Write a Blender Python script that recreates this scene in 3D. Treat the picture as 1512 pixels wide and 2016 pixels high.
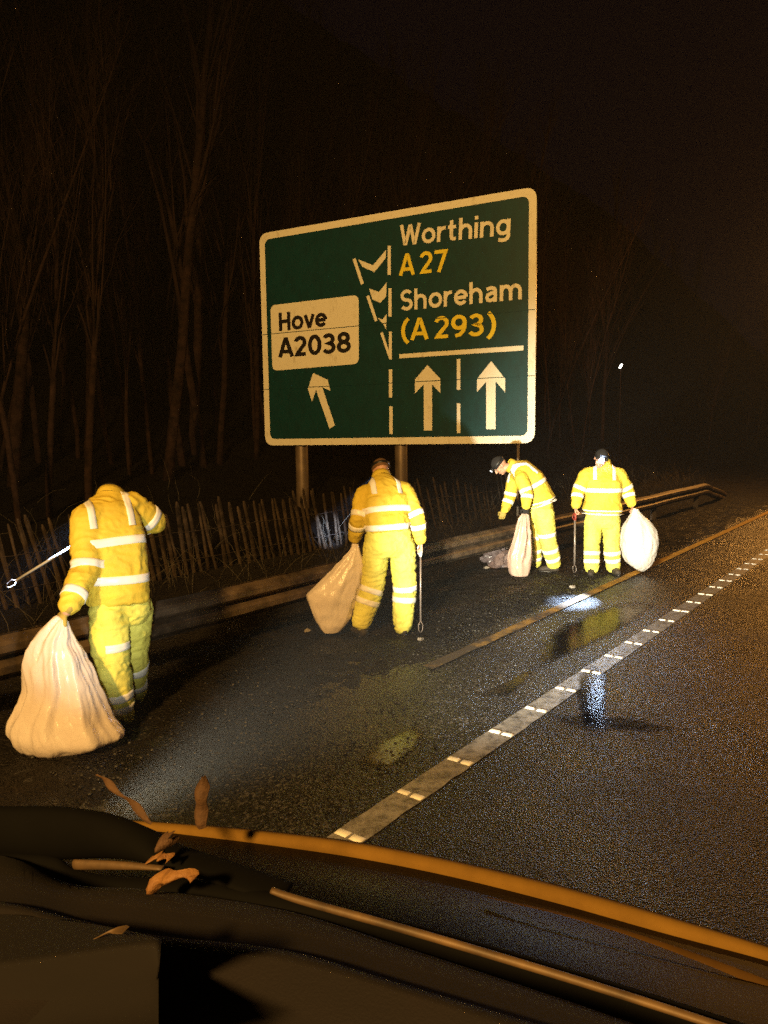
import bpy, bmesh, math, random
import numpy as np
from mathutils import Vector, Matrix, noise
from mathutils.bvhtree import BVHTree

# ------------------------------------------------------------------ clearing, camera, world, light, exposure
for o in list(bpy.data.objects):
    bpy.data.objects.remove(o)
S = bpy.context.scene
COL = S.collection
F_PX, W_PX, H_PX = 1450.0, 1512.0, 2016.0
CAM_H = 1.9
cam_d = bpy.data.cameras.new('camera')
cam = bpy.data.objects.new('camera', cam_d)
COL.objects.link(cam)
cam_d.sensor_fit = 'VERTICAL'
cam_d.sensor_height = 24.0
cam_d.lens = 24.0 * F_PX / H_PX
cam_d.clip_start = 0.03
cam_d.clip_end = 2000
CAM_R = Matrix.Rotation(math.radians(90 - 5.75), 3, 'X') @ Matrix.Rotation(-0.013, 3, 'Z')
cam.matrix_world = Matrix.Translation((0, 0, CAM_H)) @ CAM_R.to_4x4()
S.camera = cam

world = bpy.data.worlds.new('World')
S.world = world
world.use_nodes = True
wn = world.node_tree
bg = wn.nodes['Background']
sky = wn.nodes.new('ShaderNodeTexSky')
sky.sky_type = 'NISHITA'
sky.sun_disc = False
sky.sun_elevation = math.radians(-4)
sky.sun_rotation = math.radians(60)
mixw = wn.nodes.new('ShaderNodeMixRGB')
mixw.inputs[0].default_value = 0.9
mixw.inputs[2].default_value = (0.046, 0.020, 0.042, 1)
wn.links.new(sky.outputs[0], mixw.inputs[1])
wn.links.new(mixw.outputs[0], bg.inputs[0])
bg.inputs[1].default_value = 0.035

S.view_settings.view_transform = 'Standard'
S.view_settings.look = 'None'
S.view_settings.exposure = 0
S.view_settings.gamma = 1
S.cycles.use_denoising = False          # the photograph is a grainy night picture
S.cycles.sample_clamp_indirect = 1.0
S.cycles.sample_clamp_direct = 25.0


def lamp(name, kind, loc, col, power, radius=0.05, aim=None, size=60, blend=0.8, parent=None):
    d = bpy.data.lights.new(name, kind)
    d.color = col
    d.energy = power
    d.shadow_soft_size = radius
    if kind == 'SPOT':
        d.spot_size = math.radians(size)
        d.spot_blend = blend
    o = bpy.data.objects.new(name, d)
    COL.objects.link(o)
    o.location = loc
    if aim is not None:
        o.rotation_euler = (Vector(aim) - Vector(loc)).to_track_quat('-Z', 'Y').to_euler()
    if parent is not None:
        o.parent = parent
    return o


# sodium street lamp on the road behind the van, another one farther down the road, both out of frame
lamp('sodium_lamp', 'SPOT', (-4.0, -9.0, 8.5), (1.0, 0.55, 0.15), 16000, 0.55, (1.6, 9.0, 1.3), 62, 0.7)
lamp('sodium_lamp', 'POINT', (14.6, 24.0, 7.0), (1.0, 0.42, 0.08), 2700, 0.3)
# the van's headlamps: the far-reaching beam and a spot added to light the left man
lamp('headlamp_beam', 'SPOT', (-0.78, 1.95, 0.86), (1.0, 0.95, 0.72), 8800, 0.06, (3.1, 10.0, 0.95), 39, 1.0)
lamp('headlamp_beam', 'SPOT', (-0.80, 1.95, 0.80), (1.0, 0.95, 0.78), 360, 0.06, (-1.88, 4.9, 0.92), 31, 1.0)

# ------------------------------------------------------------------ frames of reference
A = math.radians(37.3)
UD = Vector((math.sin(A), math.cos(A), 0))
VD = Vector((-math.cos(A), math.sin(A), 0))


def RW(u, v, z=0.0):                       # road coordinates: along the road, to its left, up
    p = UD * u + VD * v
    return Vector((p.x, p.y, z))


def ray(px, py):
    return CAM_R @ Vector(((px - W_PX / 2) / F_PX, -(py - H_PX / 2) / F_PX, -1.0))


def P(px, py, Y):                          # the point seen at a place of the photograph, Y metres ahead
    d = ray(px, py)
    return Vector((0, 0, CAM_H)) + d * (Y / d.y)


def G(px, py, z=0.0):                      # the point of the ground seen there
    d = ray(px, py)
    return Vector((0, 0, CAM_H)) + d * ((z - CAM_H) / d.z)


# ------------------------------------------------------------------ materials
def new_mat(name):
    m = bpy.data.materials.new(name)
    m.use_nodes = True
    nt = m.node_tree
    return m, nt, nt.nodes['Principled BSDF']


def ramp(nt, src, stops):
    r = nt.nodes.new('ShaderNodeValToRGB')
    cr = r.color_ramp
    while len(cr.elements) < len(stops):
        cr.elements.new(0.5)
    for e, (p, c) in zip(cr.elements, stops):
        e.position = p
        e.color = (c, c, c, 1) if isinstance(c, (int, float)) else (*c, 1)
    nt.links.new(src, r.inputs[0])
    return r.outputs[0]


def tex_noise(nt, scale, detail=4, rough=0.55, vec=None, dist=0.0):
    n = nt.nodes.new('ShaderNodeTexNoise')
    n.inputs['Scale'].default_value = scale
    n.inputs['Detail'].default_value = detail
    n.inputs['Roughness'].default_value = rough
    n.inputs['Distortion'].default_value = dist
    if vec is not None:
        nt.links.new(vec, n.inputs['Vector'])
    return n.outputs['Fac']


def pos(nt):
    return nt.nodes.new('ShaderNodeNewGeometry').outputs['Position']


def bump(nt, b, src, strength, dist):
    n = nt.nodes.new('ShaderNodeBump')
    n.inputs['Strength'].default_value = strength
    n.inputs['Distance'].default_value = dist
    nt.links.new(src, n.inputs['Height'])
    nt.links.new(n.outputs[0], b.inputs['Normal'])
    return n


def simple(name, c0, c1=None, rough=0.6, scale=6, metal=0, bstr=0.0, bscale=40, bdist=0.01, spec=0.5, r1=None):
    m, nt, b = new_mat(name)
    c1 = c1 or tuple(x * 0.75 for x in c0)
    p = pos(nt)
    f = tex_noise(nt, scale, 5, 0.6, p)
    nt.links.new(ramp(nt, f, [(0.3, c1), (0.7, c0)]), b.inputs['Base Color'])
    b.inputs['Roughness'].default_value = rough
    if r1 is not None:
        nt.links.new(ramp(nt, tex_noise(nt, scale * 1.7, 4, 0.6, p), [(0.35, rough), (0.65, r1)]), b.inputs['Roughness'])
    b.inputs['Metallic'].default_value = metal
    b.inputs['Specular IOR Level'].default_value = spec
    if bstr:
        bump(nt, b, tex_noise(nt, bscale, 4, 0.6, p), bstr, bdist)
    return m


def mult(nt, a, b_):
    n = nt.nodes.new('ShaderNodeMath')
    n.operation = 'MULTIPLY'
    nt.links.new(a, n.inputs[0])
    if isinstance(b_, (int, float)):
        n.inputs[1].default_value = b_
    else:
        nt.links.new(b_, n.inputs[1])
    return n.outputs[0]


def add(nt, a, b_):
    n = nt.nodes.new('ShaderNodeMath')
    n.operation = 'ADD'
    nt.links.new(a, n.inputs[0])
    nt.links.new(b_, n.inputs[1])
    return n.outputs[0]


def mixc(nt, fac, a, b_):
    n = nt.nodes.new('ShaderNodeMixRGB')
    nt.links.new(fac, n.inputs[0])
    for i, c in ((1, a), (2, b_)):
        if isinstance(c, tuple):
            n.inputs[i].default_value = (*c, 1)
        else:
            nt.links.new(c, n.inputs[i])
    return n.outputs[0]


def asphalt_mat(name, lo, hi, wet_lo, wet_hi, bstr, vscale=95):
    m, nt, b = new_mat(name)
    p = pos(nt)
    v = nt.nodes.new('ShaderNodeTexVoronoi')
    v.inputs['Scale'].default_value = vscale
    nt.links.new(p, v.inputs['Vector'])
    fine = tex_noise(nt, 210, 2, 0.6, p)
    big = tex_noise(nt, 0.9, 5, 0.6, p, 0.4)
    col = ramp(nt, v.outputs['Color'], [(0.2, tuple(lo)), (0.72, tuple(hi)), (0.80, tuple(x * 3.2 for x in hi))])
    col2 = mixc(nt, ramp(nt, big, [(0.35, 0.0), (0.7, 0.55)]), col, tuple(x * 0.5 for x in lo))
    nt.links.new(col2, b.inputs['Base Color'])
    nt.links.new(ramp(nt, big, [(0.3, wet_lo), (0.62, wet_hi)]), b.inputs['Roughness'])
    h = add(nt, mult(nt, v.outputs['Distance'], 1.3), mult(nt, fine, 0.6))
    bump(nt, b, h, bstr, 0.010)
    b.inputs['IOR'].default_value = 1.4
    return m


M = {}
M['asphalt'] = asphalt_mat('wet asphalt', (0.0035, 0.003, 0.0028), (0.012, 0.010, 0.009), 0.26, 0.46, 0.5)
M['strip'] = asphalt_mat('coarse wet asphalt of the hard strip', (0.006, 0.0056, 0.0056), (0.024, 0.022, 0.021), 0.24, 0.44, 0.5, 62)
M['ground'] = simple('dark soil', (0.03, 0.022, 0.015), (0.012, 0.009, 0.007), 0.9, 1.2, spec=0.08, bstr=0.6, bscale=14, bdist=0.05)
M['bank'] = simple('leaf litter', (0.0055, 0.0038, 0.003), (0.0018, 0.0013, 0.0012), 0.95, 2.5, spec=0.08, bstr=0.8, bscale=18, bdist=0.08)


def verge_mat():
    m, nt, b = new_mat('muddy verge')
    b.inputs['Specular IOR Level'].default_value = 0.22
    p = pos(nt)
    a = tex_noise(nt, 2.2, 6, 0.65, p, 0.6)
    c = tex_noise(nt, 42, 4, 0.6, p)
    v = nt.nodes.new('ShaderNodeTexVoronoi')
    v.inputs['Scale'].default_value = 38
    nt.links.new(p, v.inputs['Vector'])
    col = ramp(nt, a, [(0.3, (0.003, 0.0022, 0.002)), (0.5, (0.008, 0.0056, 0.0045)), (0.7, (0.018, 0.0125, 0.009))])
    col = mixc(nt, ramp(nt, c, [(0.55, 0.0), (0.75, 0.8)]), col, (0.030, 0.022, 0.016))
    nt.links.new(col, b.inputs['Base Color'])
    nt.links.new(ramp(nt, a, [(0.35, 0.35), (0.6, 0.85)]), b.inputs['Roughness'])
    bump(nt, b, add(nt, mult(nt, c, 1.0), mult(nt, v.outputs['Distance'], 0.8)), 1.0, 0.05)
    return m


M['verge'] = verge_mat()


def paint_mat(name, c, dirt, lo, hi, scale, rough=0.45):
    m, nt, b = new_mat(name)
    p = pos(nt)
    w = tex_noise(nt, scale, 8, 0.7, p, 0.3)
    nt.links.new(mixc(nt, ramp(nt, w, [(lo, 0.0), (hi, 1.0)]), dirt, c), b.inputs['Base Color'])
    b.inputs['Roughness'].default_value = rough
    bump(nt, b, tex_noise(nt, 120, 3, 0.6, p), 0.35, 0.004)
    return m


M['white_line'] = paint_mat('worn white thermoplastic', (0.25, 0.236, 0.23), (0.05, 0.045, 0.04), 0.34, 0.58, 13)
M['rib'] = paint_mat('white rib', (0.85, 0.84, 0.8), (0.5, 0.48, 0.44), 0.3, 0.5, 12)
M['yellow_line'] = paint_mat('worn yellow paint', (0.70, 0.38, 0.03), (0.008, 0.0056, 0.0045), 0.40, 0.60, 5, 0.8)
_nt = M['yellow_line'].node_tree
_sep = _nt.nodes.new('ShaderNodeSeparateXYZ')
_nt.links.new(pos(_nt), _sep.inputs[0])
_wear = add(_nt, mult(_nt, _sep.outputs['Y'], 0.055), mult(_nt, tex_noise(_nt, 4, 7, 0.7, pos(_nt)), 0.6))
_mix = [n for n in _nt.nodes if n.type == 'MIX_RGB'][0]
_nt.links.new(ramp(_nt, _wear, [(0.66, 0.03), (1.08, 1.0)]), _mix.inputs[0])


def water_mat():
    m, nt, b = new_mat('puddle water')
    p = pos(nt)
    b.inputs['Base Color'].default_value = (0.006, 0.005, 0.005, 1)
    b.inputs['Roughness'].default_value = 0.065
    b.inputs['IOR'].default_value = 1.33
    bump(nt, b, tex_noise(nt, 38, 3, 0.6, p), 0.12, 0.01)
    at = nt.nodes.new('ShaderNodeAttribute')
    at.attribute_name = 'film'
    sub = add(nt, at.outputs['Fac'], mult(nt, tex_noise(nt, 16, 6, 0.7, p), 0.9))
    nt.links.new(ramp(nt, sub, [(0.55, 0.0), (1.0, 0.85)]), b.inputs['Alpha'])
    return m


M['water'] = water_mat()
M['steel'] = simple('weathered galvanised steel', (0.19, 0.135, 0.09), (0.03, 0.022, 0.015), 0.5, 4, 0.25, 0.15, 30, spec=0.3)
M['post'] = simple('galvanised sign post', (0.22, 0.16, 0.11), (0.12, 0.085, 0.055), 0.5, 4, 0.3)
M['wood'] = simple('weathered chestnut', (0.095, 0.066, 0.043), (0.010, 0.007, 0.005), 0.8, 5, spec=0.1, bstr=0.5, bscale=60)
M['wire'] = simple('rusty wire', (0.08, 0.06, 0.05), None, 0.6, 9)
M['bark'] = simple('bare bark', (0.034, 0.019, 0.015), (0.008, 0.005, 0.0042), 0.95, 7, spec=0.05, bstr=0.6, bscale=40)
M['twig'] = simple('bare twigs', (0.032, 0.018, 0.014), (0.012, 0.0075, 0.006), 0.95, 2, spec=0.05)
M['bramble'] = simple('dead brambles', (0.11, 0.09, 0.06), (0.03, 0.024, 0.016), 0.8, 4)


def sign_mat(name, c, dirt, lo=0.28, hi=0.46):
    m, nt, b = new_mat(name)
    p = pos(nt)
    mp = nt.nodes.new('ShaderNodeMapping')
    mp.inputs['Scale'].default_value = (3.4, 3.4, 1.7)
    nt.links.new(p, mp.inputs[0])
    w = tex_noise(nt, 2.2, 8, 0.72, mp.outputs[0], 0.2)
    nt.links.new(mixc(nt, ramp(nt, w, [(lo, 0.0), (hi, 1.0)]), dirt, c), b.inputs['Base Color'])
    b.inputs['Roughness'].default_value = 0.42
    return m


M['sign_green'] = sign_mat('green sign face', (0.001, 0.044, 0.050), (0.001, 0.030, 0.034), 0.3, 0.6)
M['sign_white'] = sign_mat('white sign film', (0.88, 0.84, 0.68), (0.55, 0.49, 0.34), 0.27, 0.44)
M['sign_yellow'] = sign_mat('yellow sign film', (0.90, 0.74, 0.05), (0.7, 0.54, 0.04))
M['sign_black'] = simple('black sign film', (0.014, 0.011, 0.012), None, 0.45)
M['seam'] = simple('panel seam', (0.14, 0.11, 0.06), None, 0.6)

M['hi_vis'] = simple('fluorescent yellow cloth', (0.72, 0.56, 0.06), (0.52, 0.38, 0.03), 0.75, 5, bstr=0.25, bscale=30, bdist=0.02)
M['hi_vis_trousers'] = simple('fluorescent lime cloth', (0.78, 0.76, 0.16), (0.56, 0.52, 0.08), 0.75, 5, bstr=0.25, bscale=30, bdist=0.02)
M['tape'] = simple('silver reflective tape', (0.90, 0.89, 0.84), (0.78, 0.77, 0.73), 0.4, 14)
M['skin'] = simple('skin', (0.52, 0.30, 0.20), (0.45, 0.24, 0.16), 0.55, 30)
M['black_cloth'] = simple('black knit', (0.012, 0.010, 0.010), (0.008, 0.007, 0.007), 0.9, 20, bstr=0.4, bscale=160)
M['brown_cloth'] = simple('brown knit', (0.16, 0.085, 0.035), (0.09, 0.045, 0.02), 0.9, 20, bstr=0.4, bscale=160)
M['olive_glove'] = simple('dusty glove', (0.42, 0.32, 0.06), (0.26, 0.2, 0.05), 0.8, 20)
M['boot'] = simple('muddy leather boot', (0.05, 0.038, 0.028), (0.022, 0.017, 0.013), 0.7, 12)
M['plastic_black'] = simple('black plastic', (0.012, 0.012, 0.013), (0.008, 0.008, 0.008), 0.45, 12)
M['picker_white'] = simple('white picker shaft', (0.75, 0.75, 0.74), (0.62, 0.62, 0.62), 0.35, 12)
M['picker_grey'] = simple('grey picker shaft', (0.26, 0.22, 0.20), (0.16, 0.13, 0.12), 0.35, 12, 0.3)
M['picker_red'] = simple('red picker grip', (0.25, 0.03, 0.02), None, 0.5, 12)
M['eye'] = simple('eye', (0.30, 0.25, 0.22), None, 0.2, 12)


def bag_mat(c0, c1):
    m, nt, b = new_mat('thin refuse sack')
    p = pos(nt)
    f = tex_noise(nt, 6, 6, 0.6, p, 0.5)
    colr = ramp(nt, f, [(0.3, c0), (0.7, c1)])
    nt.links.new(colr, b.inputs['Base Color'])
    b.inputs['Roughness'].default_value = 0.27
    mp = nt.nodes.new('ShaderNodeMapping')
    mp.inputs['Scale'].default_value = (1, 1, 0.45)
    nt.links.new(p, mp.inputs[0])
    bn = bump(nt, b, add(nt, tex_noise(nt, 11, 3, 0.5, mp.outputs[0], 1.0), mult(nt, tex_noise(nt, 26, 3, 0.55, p, 1.6), 0.15)), 0.35, 0.03)
    t = nt.nodes.new('ShaderNodeBsdfTranslucent')
    nt.links.new(colr, t.inputs[0])
    nt.links.new(bn.outputs[0], t.inputs['Normal'])
    mx = nt.nodes.new('ShaderNodeMixShader')
    mx.inputs[0].default_value = 0.22
    nt.links.new(b.outputs[0], mx.inputs[1])
    nt.links.new(t.outputs[0], mx.inputs[2])
    nt.links.new(mx.outputs[0], nt.nodes['Material Output'].inputs[0])
    return m


M['bag'] = bag_mat((0.78, 0.69, 0.64), (0.85, 0.78, 0.74))
M['bag_pink'] = bag_mat((0.56, 0.40, 0.33), (0.66, 0.49, 0.41))
M['bag_white'] = bag_mat((0.80, 0.76, 0.72), (0.86, 0.83, 0.80))
M['litter'] = simple('dirty plastic litter', (0.22, 0.17, 0.17), (0.09, 0.06, 0.06), 0.35, 12, bstr=0.6, bscale=30)
M['paper'] = simple('wet paper scrap', (0.3, 0.27, 0.24), (0.16, 0.14, 0.12), 0.5, 20)
M['leaf'] = simple('dead orange leaf', (0.26, 0.13, 0.035), (0.14, 0.06, 0.018), 0.7, 60, bstr=0.4, bscale=120)
M['leaf_brown'] = simple('dead brown leaf', (0.09, 0.045, 0.018), (0.05, 0.024, 0.011), 0.8, 60, bstr=0.4, bscale=120)
M['bonnet'] = simple('black bonnet paint', (0.004, 0.003, 0.003), (0.003, 0.002, 0.002), 0.5, 5, spec=0.10, bstr=0.1, bscale=200)
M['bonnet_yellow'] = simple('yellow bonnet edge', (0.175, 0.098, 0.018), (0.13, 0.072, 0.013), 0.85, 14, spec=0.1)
M['bonnet_lit_tint'] = simple('lamplit bonnet tint', (0.075, 0.038, 0.008), (0.05, 0.026, 0.006), 0.85, 14, spec=0.1)  # lamplight on the bonnet crease, given as a colour
M['dash'] = simple('dashboard plastic', (0.0085, 0.0058, 0.0054), (0.0058, 0.0041, 0.004), 0.85, 9, bstr=0.3, bscale=500, bdist=0.002, spec=0.28)
M['dash_dark'] = simple('dark dashboard plastic', (0.0055, 0.0040, 0.0036), (0.004, 0.003, 0.0027), 0.85, 9, bstr=0.3, bscale=500, bdist=0.002, spec=0.28)
M['rubber'] = simple('wiper rubber', (0.004, 0.004, 0.004), None, 0.85, 9, spec=0.05)
M['wiper_metal'] = simple('wiper metal', (0.13, 0.08, 0.035), (0.04, 0.025, 0.014), 0.6, 22, 0.1)


def emit(name, c, s):
    m, nt, b = new_mat(name)
    b.inputs['Base Color'].default_value = (0.8, 0.8, 0.8, 1)
    b.inputs['Emission Color'].default_value = (*c, 1)
    b.inputs['Emission Strength'].default_value = s
    return m


M['torch_lens'] = emit('lit torch lens', (0.52, 0.70, 1.0), 3000)
M['torch_lens_dim'] = emit('torch lens seen from the side', (0.85, 0.9, 1.0), 1.6)
M['lantern'] = emit('lit lantern', (1.0, 0.95, 0.85), 22)


# ------------------------------------------------------------------ mesh helpers
class MB:
    def __init__(s):
        s.v, s.f = [], []

    def quadgrid(s, rows, closed=False):
        b0 = len(s.v)
        n = len(rows[0])
        for r in rows:
            s.v.extend([tuple(p) for p in r])
        for i in range(len(rows) - 1):
            for j in range(n if closed else n - 1):
                k = (j + 1) % n
                s.f.append((b0 + i * n + j, b0 + i * n + k, b0 + (i + 1) * n + k, b0 + (i + 1) * n + j))
        return b0, n

    def loft(s, rows, cap=True):
        b0, n = s.quadgrid(rows, True)
        if cap:
            s.f.append(tuple(b0 + j for j in reversed(range(n))))
            e = b0 + (len(rows) - 1) * n
            s.f.append(tuple(e + j for j in range(n)))

    def tube(s, pts, radii, n=8, flat=None):
        pts = [Vector(p) for p in pts]
        if isinstance(radii, (int, float)):
            radii = [radii] * len(pts)
        rows = []
        ref = None
        for i, p in enumerate(pts):
            t = (pts[min(i + 1, len(pts) - 1)] - pts[max(i - 1, 0)]).normalized()
            if ref is None:
                ref = Vector((0, 0, 1)) if abs(t.z) < 0.9 else Vector((1, 0, 0))
            a = (ref - t * ref.dot(t)).normalized()
            ref = a
            b = t.cross(a)
            rows.append([p + (a * math.cos(2 * math.pi * k / n) * (flat or 1) + b * math.sin(2 * math.pi * k / n)) * radii[i] for k in range(n)])
        s.loft(rows)

    def cone(s, p0, r0, p1, r1, n=14):     # a capsule with two radii
        p0, p1 = Vector(p0), Vector(p1)
        t = p1 - p0
        L = t.length
        t = t / L if L > 1e-6 else Vector((0, 0, 1))
        a = t.orthogonal().normalized()
        b = t.cross(a)
        rows = []
        for c, r, angs in ((p0, r0, (-85, -60, -30, 0)), (p1, r1, (0, 30, 60, 85))):
            for g in angs:
                g = math.radians(g)
                rows.append([c + t * r * math.sin(g) + (a * math.cos(2 * math.pi * k / n) + b * math.sin(2 * math.pi * k / n)) * r * math.cos(g) for k in range(n)])
        s.loft(rows)

    def chain(s, pts, radii):
        for i in range(len(pts) - 1):
            s.cone(pts[i], radii[i], pts[i + 1], radii[i + 1])

    def ell(s, c, ax, ay, az, n=16, m=10):
        c = Vector(c)
        rows = []
        for i in range(m + 1):
            g = math.pi * (min(max(i, 0.12), m - 0.12) / m) - math.pi / 2
            rows.append([c + az * math.sin(g) + (ax * math.cos(2 * math.pi * k / n) + ay * math.sin(2 * math.pi * k / n)) * math.cos(g) for k in range(n)])
        s.loft(rows)

    def box(s, c, ax, ay, az):             # half-axis vectors
        c = Vector(c)
        b0 = len(s.v)
        for sx in (-1, 1):
            for sy in (-1, 1):
                for sz in (-1, 1):
                    s.v.append(tuple(c + ax * sx + ay * sy + az * sz))
        for f in ((0, 1, 3, 2), (4, 6, 7, 5), (0, 4, 5, 1), (2, 3, 7, 6), (0, 2, 6, 4), (1, 5, 7, 3)):
            s.f.append(tuple(b0 + i for i in f))

    def mesh(s, name):
        me = bpy.data.meshes.new(name)
        me.from_pydata([tuple(v) for v in s.v], [], s.f)
        bm = bmesh.new()
        bm.from_mesh(me)
        bmesh.ops.recalc_face_normals(bm, faces=bm.faces)
        bm.to_mesh(me)
        bm.free()
        me.update()
        return me

    def build(s, name, mat, parent=None, smooth=True, bevel=0):
        me = s.mesh(name)
        return link(name, me, mat, parent, smooth, bevel)


def link(name, me, mat, parent=None, smooth=True, bevel=0):
    me.materials.clear()
    me.materials.append(mat)
    me.polygons.foreach_set('use_smooth', [smooth] * len(me.polygons))
    o = bpy.data.objects.new(name, me)
    COL.objects.link(o)
    if parent is not None:
        o.parent = parent
        if parent.parent is None:
            o.matrix_parent_inverse = parent.matrix_world.inverted()
    if bevel:
        b = o.modifiers.new('bevel', 'BEVEL')
        b.width = bevel
        b.segments = 2
        b.limit_method = 'ANGLE'
    return o


def tag(o, label=None, cat=None, group=None, kind=None):
    if label:
        o['label'] = label
    if cat:
        o['category'] = cat
    if group:
        o['group'] = group
    if kind:
        o['kind'] = kind
    return o


def empty(name, loc, label, cat, group=None):
    o = bpy.data.objects.new(name, None)
    COL.objects.link(o)
    o.location = loc
    o.matrix_world = Matrix.Translation(loc)
    o.empty_display_size = 0.1
    return tag(o, label, cat, group)


def remesh(mb, voxel, smooth=4, wrinkle=0.0, wscale=9.0, seed=0.0, stretch=1.0):
    me = mb.mesh('tmp')
    ob = bpy.data.objects.new('tmp', me)
    COL.objects.link(ob)
    md = ob.modifiers.new('r', 'REMESH')
    md.mode = 'VOXEL'
    md.voxel_size = voxel
    md.adaptivity = 0
    dg = bpy.context.evaluated_depsgraph_get()
    dg.update()
    out = bpy.data.meshes.new_from_object(ob.evaluated_get(dg))
    bpy.data.objects.remove(ob)
    bpy.data.meshes.remove(me)
    n = len(out.vertices)
    co = np.empty(n * 3)
    out.vertices.foreach_get('co', co)
    co = co.reshape(-1, 3)
    e = np.empty(len(out.edges) * 2, dtype=np.int64)
    out.edges.foreach_get('vertices', e)
    e = e.reshape(-1, 2)
    deg = np.bincount(e.ravel(), minlength=n).astype(float)[:, None]
    for _ in range(smooth):
        acc = np.zeros_like(co)
        np.add.at(acc, e[:, 0], co[e[:, 1]])
        np.add.at(acc, e[:, 1], co[e[:, 0]])
        co = co * 0.5 + 0.5 * acc / np.maximum(deg, 1)
    out.vertices.foreach_set('co', co.ravel())
    out.update()
    if wrinkle:
        nr = np.empty(n * 3)
        out.vertex_normals.foreach_get('vector', nr)
        nr = nr.reshape(-1, 3)
        d = np.empty(n)
        for i in range(n):
            x, y, z = co[i]
            q = Vector((x * wscale + seed, y * wscale - seed, z * wscale * stretch + seed * 0.7))
            w = noise.noise(q + Vector((noise.noise(q * 0.6) * 1.4, 0, noise.noise(q * 0.6 + Vector((7, 3, 1))) * 1.4)))
            q2 = q * 2.1 + Vector((noise.noise(q) * 1.6, noise.noise(q + Vector((5, 5, 5))) * 1.6, 0))
            d[i] = (1 - abs(w) * 2.2) * 0.55 + 0.8 * (0.5 - 2.0 * abs(noise.noise(q2))) + 0.25 * noise.noise(q * 5)
        co = co + nr * (d * wrinkle)[:, None]
        out.vertices.foreach_set('co', co.ravel())
        out.update()
    return out


def extrude_poly(pts, nrm, th):
    mb = MB()
    a = [Vector(p) for p in pts]
    b = [p + nrm * th for p in a]
    mb.loft([a, b])
    return mb


# ------------------------------------------------------------------ ground, road, verge, bank
def sheet(name, us, vs, zf, mat, kind='structure'):
    mb = MB()
    mb.quadgrid([[RW(u, v, zf(u, v)) for v in vs] for u in us])
    o = mb.build(name, mat)
    return tag(o, kind=kind)


def lin(a, b, n):
    return [a + (b - a) * i / (n - 1) for i in range(n)]


sheet('ground', lin(-300, 500, 5), lin(-400, 400, 5), lambda u, v: -0.06, M['ground'])
sheet('road', lin(-30, 220, 6), [-14, -6, 2.06], lambda u, v: 0.0, M['asphalt'])
sheet('hard_strip', lin(-30, 220, 6), [2.06, 3.0, 4.2], lambda u, v: 0.0, M['strip'])


def verge_z(u, v):
    e = min(1.0, max(0.0, (v - 3.30 - 0.25 * noise.noise(Vector((u * 0.7, 3.3, 0)))) / 0.35))
    n = noise.noise(Vector((u * 1.1, v * 1.1, 0))) * 0.016 + noise.noise(Vector((u * 5, v * 5, 4))) * 0.022 + noise.noise(Vector((u * 14, v * 14, 9))) * 0.020
    far = max(0.0, v - 7.5)
    return -0.02 + 0.034 * e + n * (0.4 + 0.6 * e) + far * 0.08


us = lin(1.0, 14.0, 330) + lin(14.2, 60, 120)
us = lin(-8, 0.9, 40) + us
sheet('verge', us, lin(3.15, 6.2, 84) + lin(6.3, 8.6, 20), verge_z, M['verge'])


def bank_z(u, v):
    h = max(0.0, v - 8.6)
    n = noise.noise(Vector((u * 0.25, v * 0.25, 0))) * 0.5 + noise.noise(Vector((u * 1.2, v * 1.2, 2))) * 0.12
    return 0.07 + 0.30 * h + 0.75 * max(0.0, v - 15 + n * 2) + n * min(1, h / 2.0)


sheet('bank', lin(-14, 30, 90) + lin(31, 160, 60), lin(8.55, 14, 24) + lin(14.5, 60, 40), bank_z, M['bank'])

# edge line with its raised ribs, and the worn yellow line at the edge of the verge
LV = 2.18
mb = MB()
mb.quadgrid([[RW(u, LV + s * 0.085 + 0.010 * noise.noise(Vector((u * 7, s * 5, 0))), 0.004) for s in (-1, 1)] for u in lin(-10, 90, 900)])
road_line = tag(mb.build('edge_line', M['white_line']), kind='structure')
mb = MB()
rnd = random.Random(4)
u = 0.52 + 0.02
for i in range(120):
    uu = u + i * 0.505
    gap = 0.006 if rnd.random() < 0.6 else 0.001
    for s in (-1, 1):
        c = s * 0.044
        w = 0.041 - gap + rnd.uniform(-0.004, 0.002)
        l = 0.024 + rnd.uniform(-0.004, 0.004)
        rows = []
        for q, hz in ((-1.0, 0.0045), (-0.82, 0.011), (-0.3, 0.014), (0.5, 0.0135), (1.0, 0.0045)):
            rows.append([RW(uu + q * l + 0.003 * noise.noise(Vector((i, x * 40, s))), LV + c + x * w, hz if abs(x) < 0.99 else 0.0045) for x in (-1, -0.8, 0, 0.8, 1)])
        mb.quadgrid(rows)
ribs = mb.build('edge_line_rib', M['rib'])
tag(ribs, kind='structure')
mb = MB()
mb.quadgrid([[RW(u, 3.30 + s * 0.048 + 0.012 * noise.noise(Vector((u * 3, s * 5, 3))), 0.0235 if s > 0 else 0.012) for s in (-1, 1)] for u in lin(4.9, 90, 700)])
tag(mb.build('yellow_line', M['yellow_line']), kind='structure')


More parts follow.
